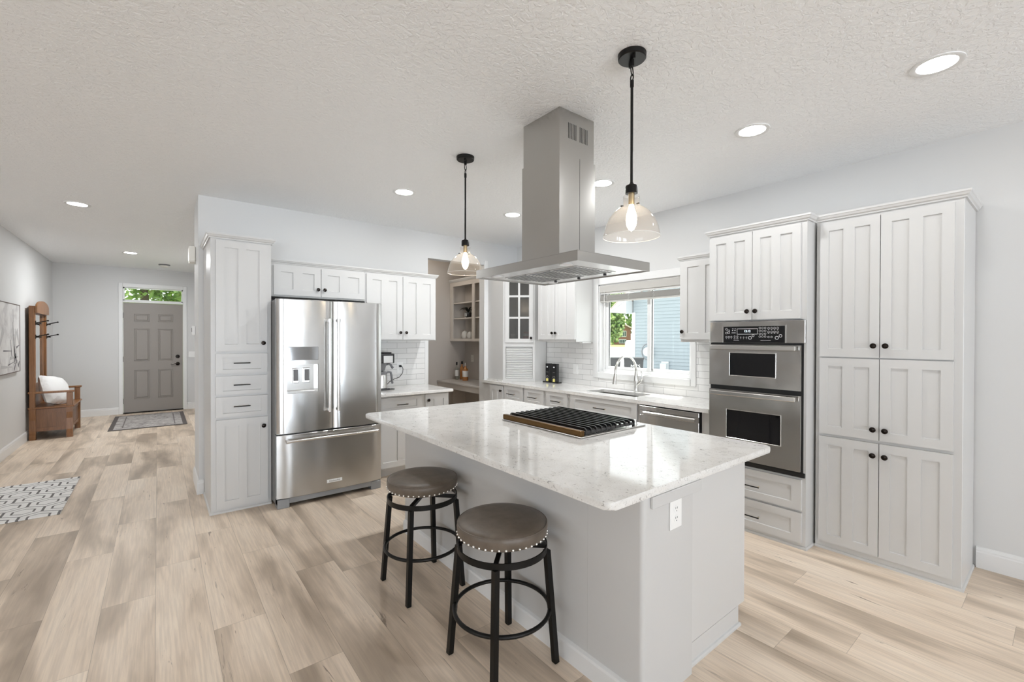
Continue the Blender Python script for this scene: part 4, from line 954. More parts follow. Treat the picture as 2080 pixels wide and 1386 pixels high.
# recessed ceiling lights
rl = thing('recessed_light', 'lit round recessed ceiling light, largest, above the tall pantry', 'recessed light', (2.943, 0.411, CZ), 0, 'recessed ceiling lights')
obj('trim_ring', MB().lathe([(0.101, 0), (0.100, -0.004), (0.094, -0.006), (0.076, -0.003), (0.074, -0.0005)], n=40), 'trim', rl, True)
obj('lens', MB().lathe([(0.0755, -0.0028), (0.0005, -0.0028)], n=40), 'lens', rl)
def can_lamp(x, y, power): lamp('recessed_lamp', 'AREA', (x, y, CZ-0.012), power, (0.96, 0.985, 1.0), (0, 0, -1), shape='DISK', size=0.14)
can_lamp(2.943, 0.411, 2.5)
for (x_, y_, pw_, lab) in ((2.964, 1.272, 4, 'lit round recessed ceiling light in front of the double oven'),
                      (2.975, 2.50, 10, 'lit round recessed ceiling light partly behind the hood chimney'),
                      (2.985, 3.743, 11, 'lit round recessed ceiling light just left of the hood chimney'),
                      (1.757, 3.784, 7, 'lit round recessed ceiling light nearest the fridge'),
                      (-0.622, 6.17, 6.5, 'lit round recessed ceiling light at the start of the entry hall'),
                      (-0.33, 9.195, 24, 'lit round recessed ceiling light closest to the front door')):
    dup(rl, (x_, y_, CZ), lab); can_lamp(x_, y_, pw_)
sd = thing('smoke_detector', 'round grey smoke detector on the hall ceiling by the front door', 'smoke detector', (0.10, 10.30, CZ))
obj('base_plate', MB().lathe([(0.085, 0), (0.088, -0.012), (0.070, -0.020)], n=32), 'greypl', sd, True)
obj('cover', MB().lathe([(0.070, -0.018), (0.058, -0.028), (0.052, -0.048), (0.0005, -0.052)], n=32), 'almond', sd, True)

# bar stools
def make_stool(x, y, lab):
    st = thing('bar_stool', lab, 'bar stool', (x, y, 0), 0, 'bar stools at the island')
    mb = MB().lathe([(0.0005, 0.572), (0.170, 0.572), (0.190, 0.574), (0.201, 0.582), (0.205, 0.600), (0.206, 0.616), (0.2035, 0.628), (0.200, 0.633), (0.193, 0.638), (0.160, 0.643), (0.08, 0.646), (0.0005, 0.647)], n=56)
    seat = obj('seat', mb, 'leather', st, True)
    obj('piping', MB().tube([(0.2025*math.cos(a), 0.2025*math.sin(a), 0.6315) for a in [2*PI*k/56 for k in range(56)]], 0.0022, 6, True), 'leather', seat, True)
    mb = MB()
    for k in range(44):
        a = 2*PI*k/44; mb.sphere((0.203*math.cos(a), 0.203*math.sin(a), 0.586), 0.0058, 8)
    obj('nailhead_trim', mb, P('nailheads', (0.86, 0.84, 0.80), 0.2, 0.85) if 'nail' not in M else M['nail'], seat, True)
    obj('ring_frame', MB().lathe([(0.205, 0.505), (0.205, 0.533), (0.199, 0.533), (0.199, 0.505), (0.205, 0.505)], n=48), 'black', st, True)
    mb = MB()
    for a in (PI/4, 3*PI/4): 
        c_, s_ = math.cos(a), math.sin(a)
        mb.tube([(-0.202*c_, -0.202*s_, 0.526), (0.202*c_, 0.202*s_, 0.526)], 0.014, 4)
    mb.cyl((0, 0, 0.530), (0, 0, 0.574), 0.055, n=20)
    obj('swivel_plate', mb, 'black', st)
    for sx in (-1, 1):
        for sy in (-1, 1):
            mb = MB()
            top, bot = Vector((sx*0.143, sy*0.143, 0.507)), Vector((sx*0.172, sy*0.172, 0.0035)); h = 0.0125
            vs = [mb.bm.verts.new(p+Vector((a, b2, 0))) for p in (bot, top) for a, b2 in ((-h, -h), (h, -h), (h, h), (-h, h))]
            q = vs
            for f in ((0, 3, 2, 1), (4, 5, 6, 7), (0, 1, 5, 4), (1, 2, 6, 5), (2, 3, 7, 6), (3, 0, 4, 7)): mb.bm.faces.new([q[k] for k in f])
            lg = obj('leg', mb, 'black', st)
            obj('foot_cap', MB().box(bot.x-0.010, bot.x+0.010, bot.y-0.010, bot.y+0.010, 0, 0.006), 'blackpl', lg)
    obj('foot_ring', MB().tube([(0.216*math.cos(a), 0.216*math.sin(a), 0.238) for a in [2*PI*k/48 for k in range(48)]], 0.0095, 10, True), 'black', st, True)
    return st
M['nail'] = P('nailheads', (0.86, 0.84, 0.80), 0.2, 0.85)
s1_ = make_stool(1.232, 2.400, 'backless black stool with round leather seat, the one closer to the fridge')
s2_ = dup(s1_, (1.226, 1.608, 0), 'backless black stool with round leather seat, the one nearer the island corner post')

# wall plates: local frame like the cabinets
def plate(name, lab, cat, loc, rot, w=0.072, h=0.116, kind='outlet', gang=1, mat='white_pl'):
    t = thing(name, lab, cat, loc, rot)
    obj('cover_plate', MB().box(-w/2, w/2, -0.006, -0.0003, -h/2, h/2, 0.003, 2), mat, t)
    for g_ in range(gang):
        gx = (g_-(gang-1)/2)*0.046
        if kind == 'outlet':
            for sz in (-0.020, 0.020):
                rc = obj('receptacle', MB().lathe([(0.0165, 0), (0.0165, 0.0015), (0.0005, 0.0015)], (gx, -0.006, sz), 20, 'y'), mat, t)
                mb = MB()
                for sx in (-0.006, 0.006): mb.box(gx+sx-0.001, gx+sx+0.001, -0.0082, -0.0074, sz+0.001, sz+0.009)
                mb.cyl((gx, -0.0082, sz-0.007), (gx, -0.0074, sz-0.007), 0.0022, n=8); obj('slots', mb, 'slot', rc)
        elif kind == 'switch':
            obj('toggle', MB().box(gx-0.004, gx+0.004, -0.016, -0.005, -0.008, 0.010, 0.001), mat, t)
        else:
            obj('rocker', MB().box(gx-0.016, gx+0.016, -0.0085, -0.005, -0.033, 0.033, 0.001), mat, t)
    return t
plate('outlet_plate', 'white duplex outlet on the end post of the island', 'outlet', (1.676, 1.018, 0.735), 0, 0.086, 0.122)
plate('outlet_plate', 'white outlet plate on tiles behind the coffee maker', 'outlet', (2.285, YB-0.008, 1.10), 0, 0.075, 0.13)
plate('switch_plate', 'white switch plate on tiles left of the kitchen window', 'switch', (XR-0.008, 3.866, 1.075), R90, 0.085, 0.125, 'rocker')
plate('outlet_plate', 'beige outlet plate above the nook desk', 'outlet', (XR-0.012, 6.20, 1.12), R90, 0.075, 0.12, mat='almond')
plate('switch_plate', 'white double switch plate beside the front door', 'switch', (0.553, YE, 1.115), 0, 0.12, 0.12, 'switch', 2)
th = thing('thermostat', 'small white thermostat on the hall wing wall', 'thermostat', (0.297, 5.50, 1.53), R90)
obj('housing', MB().box(-0.06, 0.06, -0.028, -0.0005, -0.045, 0.045, 0.006, 2), 'white_pl', th)
obj('thermostat_screen', MB().box(-0.035, 0.035, -0.0295, -0.028, -0.015, 0.025), 'greypl', th)
ch = thing('door_chime', 'off-white door chime box high on the hall wing wall', 'door chime', (0.297, 5.47, 2.285), R90)
obj('chime_cover', MB().box(-0.09, 0.09, -0.055, -0.0005, -0.075, 0.075, 0.012, 3), 'almond', ch)
obj('backplate', MB().box(-0.080, 0.080, -0.050, -0.0005, -0.080, -0.074), 'almond', ch)
# grounded small items
co = thing('coffee_maker', 'black coffee maker with silver panel and cord on the short worktop', 'coffee maker', (1.915, 4.74, 0.8853))
obj('base_tray', MB().box(-0.085, 0.085, -0.075, 0.16, 0, 0.018, 0.005, 2).prism(rounded(0.03, 0.155, -0.055, 0.035, 0.02), 'z', 0.0, 0.008), 'blackpl', co)
obj('tower', MB().box(-0.085, 0.075, 0.085, 0.16, 0.018, 0.415, 0.006, 2), 'blackpl', co)
br = obj('brew_head', MB().box(-0.088, 0.138, -0.075, 0.16, 0.295, 0.402, 0.008, 2).box(-0.080, 0.110, -0.065, 0.15, 0.402, 0.415, 0.005), 'blackpl', co)
obj('silver_panel', MB().box(0.010, 0.118, -0.079, -0.0745, 0.300, 0.378, 0.002), 'satin', br)
fb = obj('filter_basket', MB().lathe([(0.050, 0.212), (0.072, 0.290), (0.078, 0.296), (0.0005, 0.297)], (0.0, 0.0, 0), 28, cap0=True), 'greypl', co, True)
obj('basket_handle', MB().tube([(0.060, 0, 0.275), (0.100, 0, 0.285), (0.125, 0, 0.272), (0.150, 0, 0.235)], [0.012, 0.012, 0.012, 0.014], 10), 'greypl', fb, True)
pl_ = MB().tube([(0.368, 0.288, 0.235), (0.385, 0.275, 0.232), (0.398, 0.272, 0.20), (0.392, 0.272, 0.15), (0.35, 0.265, 0.105), (0.28, 0.262, 0.085), (0.22, 0.26, 0.055), (0.16, 0.24, 0.006), (0.085, 0.155, 0.006)], 0.0035, 8)
pl_.box(0.356, 0.384, 0.280, 0.301, 0.222, 0.248, 0.004)
obj('power_cord', pl_, 'blackpl', co, True)
ca = thing('coffee_carafe', 'steel thermal carafe with black handle below the brewer', 'carafe', (1.928, 4.735, 0.9040))
cb_ = obj('carafe_body', MB().lathe([(0.060, 0), (0.064, 0.004), (0.063, 0.13), (0.058, 0.150), (0.055, 0.152)], n=32, cap0=True), 'chrome', ca, True)
obj('carafe_lid', MB().lathe([(0.058, 0.150), (0.060, 0.156), (0.060, 0.176), (0.050, 0.184), (0.0005, 0.186)], n=32), 'greypl', ca, True)
obj('carafe_handle', MB().tube([(0.055, 0, 0.168), (0.085, 0, 0.176), (0.110, 0, 0.170), (0.118, 0, 0.14), (0.126, 0, 0.075), (0.132, 0, 0.045)], [0.010, 0.011, 0.012, 0.012, 0.012, 0.011], 10), 'greypl', ca, True)

tr_ = thing('grinder_tray', 'small black tray under two pepper grinders by the corner cabinet', 'tray', (3.985, 4.170, 0.8853), R90)
obj('tray_base', MB().box(-0.135, 0.135, -0.045, 0.045, 0, 0.014, 0.004), 'blackpl', tr_)
for k, (dy, lab) in enumerate(((4.232, 'tall black square grinder with yellow base nearer the corner cabinet'), (4.108, 'tall black square grinder with yellow base nearer the window'))):
    if k == 0:
        gr = thing('pepper_grinder', lab, 'pepper grinder', (3.985, dy, 0.8996), R90+0.25, 'pepper grinders on the tray')
        obj('grinder_body', MB().box(-0.034, 0.034, -0.030, 0.030, 0, 0.232, 0.004, 2), 'blackpl', gr)
        obj('button', MB().lathe([(0.010, 0), (0.010, 0.002), (0.0005, 0.003)], (-0.006, -0.030, 0.188), 16, 'y'), 'white_pl', gr)
        obj('band', MB().box(-0.022, 0.010, -0.0308, -0.030, 0.120, 0.124), 'chrome', gr)
        obj('emblem_ring', MB().lathe([(0.016, 0), (0.016, 0.001), (0.012, 0.001), (0.012, 0)], (-0.006, -0.030, 0.062), 20, 'y'), 'chrome', gr)
        obj('clear_chamber', MB().box(-0.022, 0.010, -0.0310, -0.029, 0.004, 0.040), 'yellow', gr)
    else: dup(gr, (3.985, dy, 0.8996), lab)

# window blind
bl = thing('window_blind', 'raised grey slatted blind at the top of the kitchen window', 'blind', (XR+0.03, (WY0+WY1)/2, 2.08), R90)
hw = (WY1-WY0)/2-0.016
obj('valance', MB().box(-hw, hw, -0.036, -0.024, -0.082, -0.001, 0.003), 'blind', bl)
obj('headrail', MB().box(-hw, hw, -0.022, 0.028, -0.100, -0.001), 'blindrail', bl)
mb = MB()
for k in range(14): mb.box(-hw, hw, -0.026, 0.026, -0.117-k*0.0046, -0.1145-k*0.0046)
obj('slat_stack', mb, 'blind', bl)
obj('bottom_rail', MB().box(-hw, hw, -0.026, 0.026, -0.196, -0.180, 0.003), 'blind', bl)
for x_ in (-0.47, -0.16, 0.16, 0.47):
    mb = MB()
    for yy in (-0.028,): mb.tube([(x_, yy, -0.05), (x_, yy, -0.12)], 0.0014, 6)
    for k in range(6):
        mb.tube([(x_+0.004*math.sin(k*2.1+x_*9), -0.028, -0.115-k*0.011), (x_+0.014*math.cos(k*1.7), -0.034, -0.121-k*0.011), (x_-0.006, -0.028, -0.126-k*0.011)], 0.0013, 6)
    obj('ladder_cord', mb, 'white_pl', bl)
obj('tilt_wand', MB().cyl((-0.50, -0.040, -0.07), (-0.50, -0.040, -0.60), 0.0035, n=8), 'blindrail', bl)

# ---------------------------------------------------------------- nook: hutch, desk, contents
hu = thing('open_hutch', 'beige open-shelf wall hutch in the nook', 'shelf unit', (3.80, 6.425, 0), R90)
hw = 1.245; mb = MB(); z0, z1 = 1.410, 2.372
mb.box(0, 0.018, 0.018, 0.297, z0, z1).box(hw-0.018, hw, 0.018, 0.297, z0, z1).box(0.018, hw-0.018, 0.018, 0.297, z0, z0+0.03).box(0.018, hw-0.018, 0.018, 0.297, z1-0.02, z1).box(0.018, hw-0.018, 0.285, 0.297, z0+0.03, z1-0.02)
mb.box(0.012+hw/2-0.008, 0.012+hw/2+0.008, 0.018, 0.285, z0+0.03, z1-0.02)
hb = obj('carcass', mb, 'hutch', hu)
mb = MB(); mb.box(0, 0.090, 0, 0.018, z0, z1).box(hw-0.09, hw, 0, 0.018, z0, z1).box(0.09, hw-0.09, 0, 0.018, z0, 1.450).box(0.09, hw-0.09, 0, 0.018, 2.300, z1).box(0.672, 0.728, 0, 0.018, 1.450, 2.300)
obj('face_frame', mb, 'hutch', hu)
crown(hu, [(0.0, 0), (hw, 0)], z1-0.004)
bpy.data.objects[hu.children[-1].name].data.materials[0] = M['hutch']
for zz in (1.775, 2.025):
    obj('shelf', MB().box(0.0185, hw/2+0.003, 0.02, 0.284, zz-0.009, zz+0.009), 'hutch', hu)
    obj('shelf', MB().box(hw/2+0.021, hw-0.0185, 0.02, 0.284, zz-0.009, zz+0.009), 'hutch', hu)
dk = thing('built_in_desk', 'built-in beige desk ledge below the nook hutch', 'desk', (3.55, 6.425, 0), R90)
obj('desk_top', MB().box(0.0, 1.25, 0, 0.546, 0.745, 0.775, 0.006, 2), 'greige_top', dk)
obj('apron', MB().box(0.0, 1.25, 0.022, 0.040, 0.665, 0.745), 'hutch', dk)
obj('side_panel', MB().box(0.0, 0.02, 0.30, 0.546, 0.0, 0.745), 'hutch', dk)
# ornaments
def egg(name, lab, loc, s, tilt):
    mb = MB().lathe([(0.0005, 0), (0.020*s, 0.004*s), (0.042*s, 0.026*s), (0.050*s, 0.058*s), (0.044*s, 0.092*s), (0.026*s, 0.122*s), (0.0005, 0.134*s)], n=28)
    mb.use(1)
    for k in range(14):
        for sg in (1, -1):
            pts = []
            for j in range(9):
                f = 0.08+0.84*j/8; h = 0.134*s*f; rr = s*0.0515*math.sqrt(max(0, math.sin(PI*min(1, max(0, f**0.9)))))
                a = 2*PI*k/14+sg*f*1.6; pts.append((rr*math.cos(a), rr*math.sin(a), h))
            mb.tube(pts, 0.0018*s, 5)
    o = obj(name, mb, ['ornament', 'paper'], smooth=True, loc=loc); o.rotation_euler = (tilt, 0, 0.4)
    return tag(o, lab, 'ornament', 'woven ornaments in the hutch')
egg('egg_ornament', 'larger white woven egg ornament on the lowest hutch shelf', (3.95, 6.205, 1.4405), 1.04, 0)
egg('egg_ornament', 'smaller white woven egg ornament on the lowest hutch shelf', (3.92, 6.005, 1.4405), 0.93, 0)
pp = thing('potted_plant', 'dark leafy plant in a black and white pot on the hutch', 'plant', (3.95, 6.105, 1.7845))
pt = obj('pot', MB().lathe([(0.040, 0), (0.050, 0.03), (0.055, 0.085), (0.050, 0.092), (0.046, 0.085), (0.0005, 0.08)], n=28, cap0=True), 'blackpl', pp, True)
mb = MB()
for a in (2.7, 3.5): mb.tube([(0.054*math.cos(a+0.25*t_), 0.054*math.sin(a+0.25*t_), 0.012+0.07*abs(t_)) for t_ in (-1, -0.6, -0.2, 0.2, 0.6, 1)], 0.004, 6)
obj('pot_pattern', mb, 'paper', pt, True)
mb = MB(); rnd = random.Random(3)
for k in range(15):
    a = 2*PI*k/15+rnd.uniform(-.2, .2); ln = rnd.uniform(0.09, 0.155); hgt = rnd.uniform(0.05, 0.12); d_ = Vector((math.cos(a), math.sin(a), 0)); sd_ = Vector((-d_.y, d_.x, 0))
    if d_.x > 0.4: ln *= 0.6
    prev = None
    for j in range(7):
        t_ = j/6; c_ = d_*ln*t_+Vector((0, 0, 0.085+hgt*math.sin(t_*2.2)*0.9-0.03*t_*t_)); wv = 0.014*math.sin(PI*min(0.97, 0.12+0.85*t_))
        q = (mb.bm.verts.new(c_+sd_*wv), mb.bm.verts.new(c_+Vector((0, 0, -0.004))), mb.bm.verts.new(c_-sd_*wv))
        if prev:
            mb.bm.faces.new((prev[0], q[0], q[1], prev[1])); mb.bm.faces.new((prev[1], q[1], q[2], prev[2]))
        prev = q
obj('leaves', mb, 'leafdark', pp, True)
def bottle(lab, loc, r, h, liquor, cap, label_mat='paper', lz=(0.22, 0.55), sq=False):
    t = thing('liquor_bottle', lab, 'bottle', loc, 0, 'bottles on the nook desk')
    n_ = 24
    obj('glass_body', MB().lathe([(r*0.9, 0), (r, 0.006), (r, h*0.56), (r*0.8, h*0.66), (r*0.36, h*0.74), (r*0.34, h*0.88)], n=n_, cap0=True), liquor if liquor in ('amber',) else 'bottle', t, True)
    obj('cap', MB().lathe([(r*0.40, h*0.84), (r*0.42, h*0.845), (r*0.42, h), (0.0005, h)], n=n_), cap, t, True)
    obj('bottle_label', MB().lathe([(r*1.005, h*lz[0]), (r*1.012, h*lz[0]+.001), (r*1.012, h*lz[1]-.001), (r*1.005, h*lz[1])], n=n_), label_mat, t, True)
    return t
bottle('clear bottle with black cap and white label, left end of the bottle group', (3.83, 6.26, 0.7755), 0.031, 0.290, 'bottle', 'blackpl')
bottle('black-capped amber bottle standing between two other bottles', (3.94, 6.275, 0.7755), 0.036, 0.300, 'amber', 'blackpl', 'amber')
bottle('stout amber bottle with pale cap and white label, right end of group', (3.86, 6.045, 0.7755), 0.047, 0.285, 'amber', 'chrome', lz=(0.22, 0.56))
lamp('nook_ceiling_lamp', 'POINT', (3.0, 5.85, 2.55), 5, (1.0, 0.90, 0.78), shadow_soft_size=0.08)
# ---------------------------------------------------------------- hall: hall tree, pillow, art, rugs
ht = thing('hall_tree', 'brown oak hall tree bench with mirror and coat hooks', 'hall tree', (XL+0.02, 9.545, 0), PI/2)
# local: x from -0.435 (camera side) to 0.435, y = 0 at the wall, front at y = -0.46
for sx in (-1, 1):
    xo_ = sx*0.402
    mb = MB().box(xo_-0.033, xo_+0.033, -0.075, -0.015, 0.44, 1.90, 0.004); obj('back_post', mb, 'oak', ht)
    mb = MB().box(xo_-0.036, xo_+0.036, -0.455, 0.0, 0.655, 0.682, 0.005) if False else MB().box(xo_-0.036, xo_+0.036, -0.470, -0.002, 0.655, 0.682, 0.005)
    obj('armrest', mb, 'oak', ht)
    for yy in (-0.045, -0.420):
        prof = [(0.033, 0), (0.036, 0.075), (0.030, 0.08), (0.033, 0.12), (0.024, 0.28), (0.033, 0.37), (0.033, 0.44)]
        q = [(xo_+a, z) for a, z in prof]+[(xo_-a, z) for a, z in reversed(prof)]
        obj('leg', MB().prism(q, 'y', yy-0.033, yy+0.033), 'oak', ht)
        obj('arm_post', MB().box(xo_-0.031, xo_+0.031, yy-0.031, yy+0.031, 0.462, 0.655, 0.003), 'oak', ht)
    mb = MB().box(xo_-0.010, xo_+0.010, -0.388, -0.078, 0.155, 0.435); mb.box(xo_-0.016, xo_+0.016, -0.388, -0.078, 0.375, 0.435).box(xo_-0.016, xo_+0.016, -0.388, -0.078, 0.115, 0.165)
    for yy in (-0.185, -0.285): mb.box(xo_-0.0125, xo_+0.0125, yy-0.002, yy+0.002, 0.165, 0.375)
    obj('side_panel', mb, 'oakdark', ht)
obj('seat', MB().box(-0.445, 0.445, -0.470, -0.002, 0.440, 0.463, 0.006), 'oak', ht)
mb = MB().box(-0.368, 0.368, -0.430, -0.410, 0.165, 0.436).box(-0.368, 0.368, -0.436, -0.410, 0.375, 0.436).prism([(-0.368, 0.165), (-0.368, 0.105), (-0.2, 0.125), (0.2, 0.125), (0.368, 0.105), (0.368, 0.165)], 'y', -0.436, -0.410)
for k in range(1, 6): mb.box(-0.368+k*0.1227-0.002, -0.368+k*0.1227+0.002, -0.4315, -0.4295, 0.165, 0.375)
obj('front_panel', mb, 'oakdark', ht)
obj('back_panel', MB().box(-0.369, 0.369, -0.040, -0.022, 0.463, 0.79), 'oakdark', ht)
obj('inner_stile', MB().box(-0.369, -0.245, -0.055, -0.022, 0.79, 1.79, 0.002).box(0.245, 0.369, -0.055, -0.022, 0.79, 1.79, 0.002), 'oak', ht)
cr = [(-0.435, 1.80), (0.435, 1.80), (0.435, 1.885)]+[(0.435*math.cos(a), 1.885+0.105*math.sin(a)) for a in [PI*k/18 for k in range(1, 18)]]+[(-0.435, 1.885)]
obj('crest_board', MB().prism(cr, 'y', -0.100, -0.078), 'oak', ht)
obj('cornice', MB().box(-0.369, 0.369, -0.074, -0.020, 1.79, 1.86), 'oakdark', ht)
obj('mirror', MB().box(-0.245, 0.245, -0.040, -0.030, 0.79, 1.79), 'mirror', ht)
for sx in (-1, 1):
    for zz in (1.66, 1.465):
        x_ = sx*0.402
        mb = MB().box(x_-0.014, x_+0.014, -0.082, -0.0745, zz-0.03, zz+0.03, 0.002)
        mb.tube([(x_, -0.080, zz), (x_, -0.20, zz+0.035)], 0.007, 8).sphere((x_, -0.20, zz+0.035), 0.012, 10)
        mb.tube([(x_, -0.080, zz-0.01), (x_-sx*0.05, -0.12, zz-0.005)], 0.006, 8).sphere((x_-sx*0.05, -0.12, zz-0.005), 0.010, 10)
        obj('coat_hook', mb, 'black', ht)
# pillow
mb = MB(); bmesh.ops.create_grid(mb.bm, x_segments=16, y_segments=16, size=0.225)
gv = {}
top = list(mb.bm.verts)
for v in top:
    u_, w_ = v.co.x/0.225, v.co.y/0.225
    t_ = 0.105*((1-u_**2)*(1-w_**2))**0.42
    v.co.z = t_+0.006*math.sin(9*u_+3)*math.cos(7*w_); v.co.x *= 1-0.10*(w_**2)*0.6; v.co.y *= 1-0.10*(u_**2)*0.6
r_ = bmesh.ops.duplicate(mb.bm, geom=mb.bm.verts[:]+mb.bm.edges[:]+mb.bm.faces[:])
for e in r_['geom']:
    if isinstance(e, bmesh.types.BMVert): e.co.z = -e.co.z
bmesh.ops.remove_doubles(mb.bm, verts=mb.bm.verts, dist=0.004)
pw = obj('throw_pillow', mb, 'pillow', smooth=True, loc=(XL+0.02+0.235, 9.40, 0.463+0.205)); pw.rotation_euler = (math.radians(68), math.radians(12), math.radians(62))
tag(pw, 'white throw pillow leaning on the seat of the hall tree', 'pillow')

# canvas picture on the hall wall
ar = thing('canvas_picture', 'framed grey canvas of sailing boats on the hall wall', 'picture', (XL, 8.02, 1.445), PI/2)
obj('canvas', MB().box(-0.595, 0.595, -0.030, -0.001, -0.425, 0.425), 'canvas', ar)
mb = MB().box(-0.605, -0.595, -0.034, -0.001, -0.435, 0.435).box(0.595, 0.605, -0.034, -0.001, -0.435, 0.435).box(-0.595, 0.595, -0.034, -0.001, -0.435, -0.425).box(-0.595, 0.595, -0.034, -0.001, 0.425, 0.435)
obj('frame', mb, P('picture_frame', (0.16, 0.12, 0.11), 0.5), ar)
def strokes(segs, mat, nm):
    mb = MB()
    for (xa, za, xb, zb, wd) in segs:
        d_ = Vector((xb-xa, zb-za)); n_ = Vector((-d_.y, d_.x)).normalized()*wd/2
        mb.prism([(xa+n_.x, za+n_.y), (xb+n_.x*0.3, zb+n_.y*0.3), (xb-n_.x*0.3, zb-n_.y*0.3), (xa-n_.x, za-n_.y)], 'y', -0.0312, -0.0302)
    obj(nm, mb, mat, ar)
strokes([(0.30, -0.30, 0.25, 0.36, 0.020), (0.40, -0.20, 0.36, 0.12, 0.014), (0.34, -0.33, 0.30, 0.05, 0.03), (0.20, -0.24, 0.12, -0.02, 0.030), (0.42, -0.12, 0.57, -0.09, 0.03), (0.36, -0.20, 0.42, -0.32, 0.09), (0.30, -0.40, 0.44, -0.28, 0.04), (0.0, -0.33, 0.3, -0.30, 0.015), (-0.2, -0.15, 0.2, -0.16, 0.02), (-0.35, -0.30, -0.38, 0.25, 0.018), (0.50, -0.36, 0.58, -0.30, 0.04), (0.30, -0.10, 0.36, -0.25, 0.05)], 'inkgrey', 'dark_strokes')
strokes([(0.44, 0.10, 0.56, -0.08, 0.10), (0.25, 0.2, 0.20, -0.1, 0.05), (0.1, -0.25, 0.5, -0.24, 0.04), (-0.3, -0.34, 0.2, -0.36, 0.04), (0.46, -0.30, 0.56, -0.38, 0.05), (-0.2, 0.1, -0.36, -0.1, 0.10)], 'inklight', 'grey_washes')

rg = obj('area_rug', MB().box(-0.80, 0.80, -0.625, 0.625, 0, 0.009, 0.003), 'rug', loc=(-1.43, 5.80, 0.0)); tag(rg, 'white flatweave rug with grey hexagon pattern on the plank floor', 'rug')
em = obj('entry_mat', MB().box(-0.50, 0.50, -0.81, 0.81, 0, 0.008, 0.002), 'mat', loc=(-0.11, 10.06, 0.0)); tag(em, 'faded grey patterned rug with dark border before the front door', 'rug')

# ---------------------------------------------------------------- outside the kitchen window
def grd(name, x0, x1, y0, y1, z, mat): struct(name, MB().box(x0, x1, y0, y1, z-0.1, z), mat)
grd('ground_driveway', 4.3, 40.0, -20, 60.0, -0.15, 'drive')
grd('ground_road', 40.0, 66.0, -20, 120.0, -0.14, 'road')
grd('ground_lawn', 66.0, 140, -20, 140, -0.16, 'lawn')
grd('ground_front', -30, 4.3, 11.6, 60.0, -0.15, 'lawn')
# neighbour's lap-sided house: real overlapping boards up to a sloping rake
HX, HY = 16.0, 11.76
nh = thing('neighbour_house', 'pale blue lap-sided house wall outside the kitchen window', 'house', (HX, HY, -0.15))
mb = MB(); ex = 0.136; E0, SL = 3.22, 0.82
for k in range(56):
    zt = (k+1)*ex; ym_ = min(-0.05, -(zt-E0)/SL)
    mb.prism([(0.02, k*ex), (-0.022, k*ex), (0.0, (k+1)*ex), (0.02, (k+1)*ex)], 'y', -13.0, ym_)
obj('lap_siding', mb, 'siding', nh)
obj('wall_core', MB().prism([(-13, 0), (-0.02, 0), (-0.02, E0), (-5.5, E0+5.5*SL-0.05), (-13, E0+5.5*SL-0.05)], 'x', 0.021, 5.0), 'siding', nh)
obj('corner_board', MB().box(-0.030, 0.0, -0.15, 0.015, 0, E0-0.5, 0.004).box(0.001, 0.15, -0.019, 0.017, 0, E0-0.5), 'siding_trim', nh)
def roofline(yl): return 2.83+(0.86-yl)*SL
obj('rake_board', MB().prism([(0.86, roofline(0.86)-0.08), (0.86, roofline(0.86)), (-6.0, roofline(-6.0)), (-6.0, roofline(-6.0)-0.30), (0.0, roofline(0)-0.30)], 'x', -0.45, -0.031), 'siding_trim', nh)
obj('eave_return', MB().prism([(0.85, 2.74), (0.017, 2.66), (0.017, roofline(0.02)-0.31)], 'x', -0.44, 4.6), 'siding_trim', nh)
obj('roof', MB().prism([(0.90, roofline(0.9)+0.005), (0.90, roofline(0.9)+0.05), (-6.0, roofline(-6)+0.05), (-6.0, roofline(-6)+0.005)], 'x', -0.48, 4.7), 'roof', nh)
ub = thing('hose_reel', 'white hose reel with dark hose on the neighbouring wall', 'hose reel', (HX-0.026, 10.94, 0.90), R90)
obj('reel_disc', MB().lathe([(0.19, 0.001), (0.19, 0.12), (0.16, 0.15), (0.0005, 0.15)], n=28, axis='y'), 'siding_trim', ub, True)
obj('hose', MB().tube([(0.27*math.cos(a), -0.08, 0.33*math.sin(a)) for a in [2*PI*k/28 for k in range(28)]], 0.016, 8, True), 'inkgrey', ub, True)
vb = thing('wall_vent', 'small white vent box low on the neighbouring wall', 'vent', (HX-0.026, 10.16, 0.36), R90)
obj('vent_hood', MB().prism([(-0.001, 0.14), (-0.17, 0.08), (-0.17, -0.13), (-0.001, -0.13)], 'x', -0.135, 0.135), 'siding_trim', vb)
obj('vent_flange', MB().box(-0.16, 0.16, -0.03, -0.001, -0.16, 0.17, 0.003), 'siding_trim', vb)
# bins
def wheelie(lab, x, y, rot):
    t = thing('trash_bin', lab, 'trash bin', (x, y, -0.15), rot, 'bins on the driveway')
    mb = MB()
    vs = [mb.bm.verts.new((sx*a, sy*a*1.05, z)) for z, a in ((0.06, 0.24), (0.95, 0.29)) for sx, sy in ((-1, -1), (1, -1), (1, 1), (-1, 1))]
    for f in ((0, 3, 2, 1), (4, 5, 6, 7), (0, 1, 5, 4), (1, 2, 6, 5), (2, 3, 7, 6), (3, 0, 4, 7)): mb.bm.faces.new([vs[k] for k in f])
    bd_ = obj('bin_body', mb, 'bin', t)
    obj('bin_lid', MB().box(-0.30, 0.30, -0.33, 0.32, 0.95, 1.01, 0.015, 2), 'bin', t)
    obj('bin_handle', MB().cyl((-0.25, 0.35, 0.96), (0.25, 0.35, 0.96), 0.018, n=10), 'bin', t)
    for sx in (-1, 1): obj('wheel', MB().cyl((sx*0.22, 0.25, 0.10), (sx*0.28, 0.25, 0.10), 0.10, n=18), 'tire', t)
    return bd_
wheelie('dark wheeled bin behind the faucet, farther from the blue house', 11.30, 9.12, -0.9)
b2_ = wheelie('dark wheeled bin with white letters next to the blue house', 11.75, 8.60, -0.9)
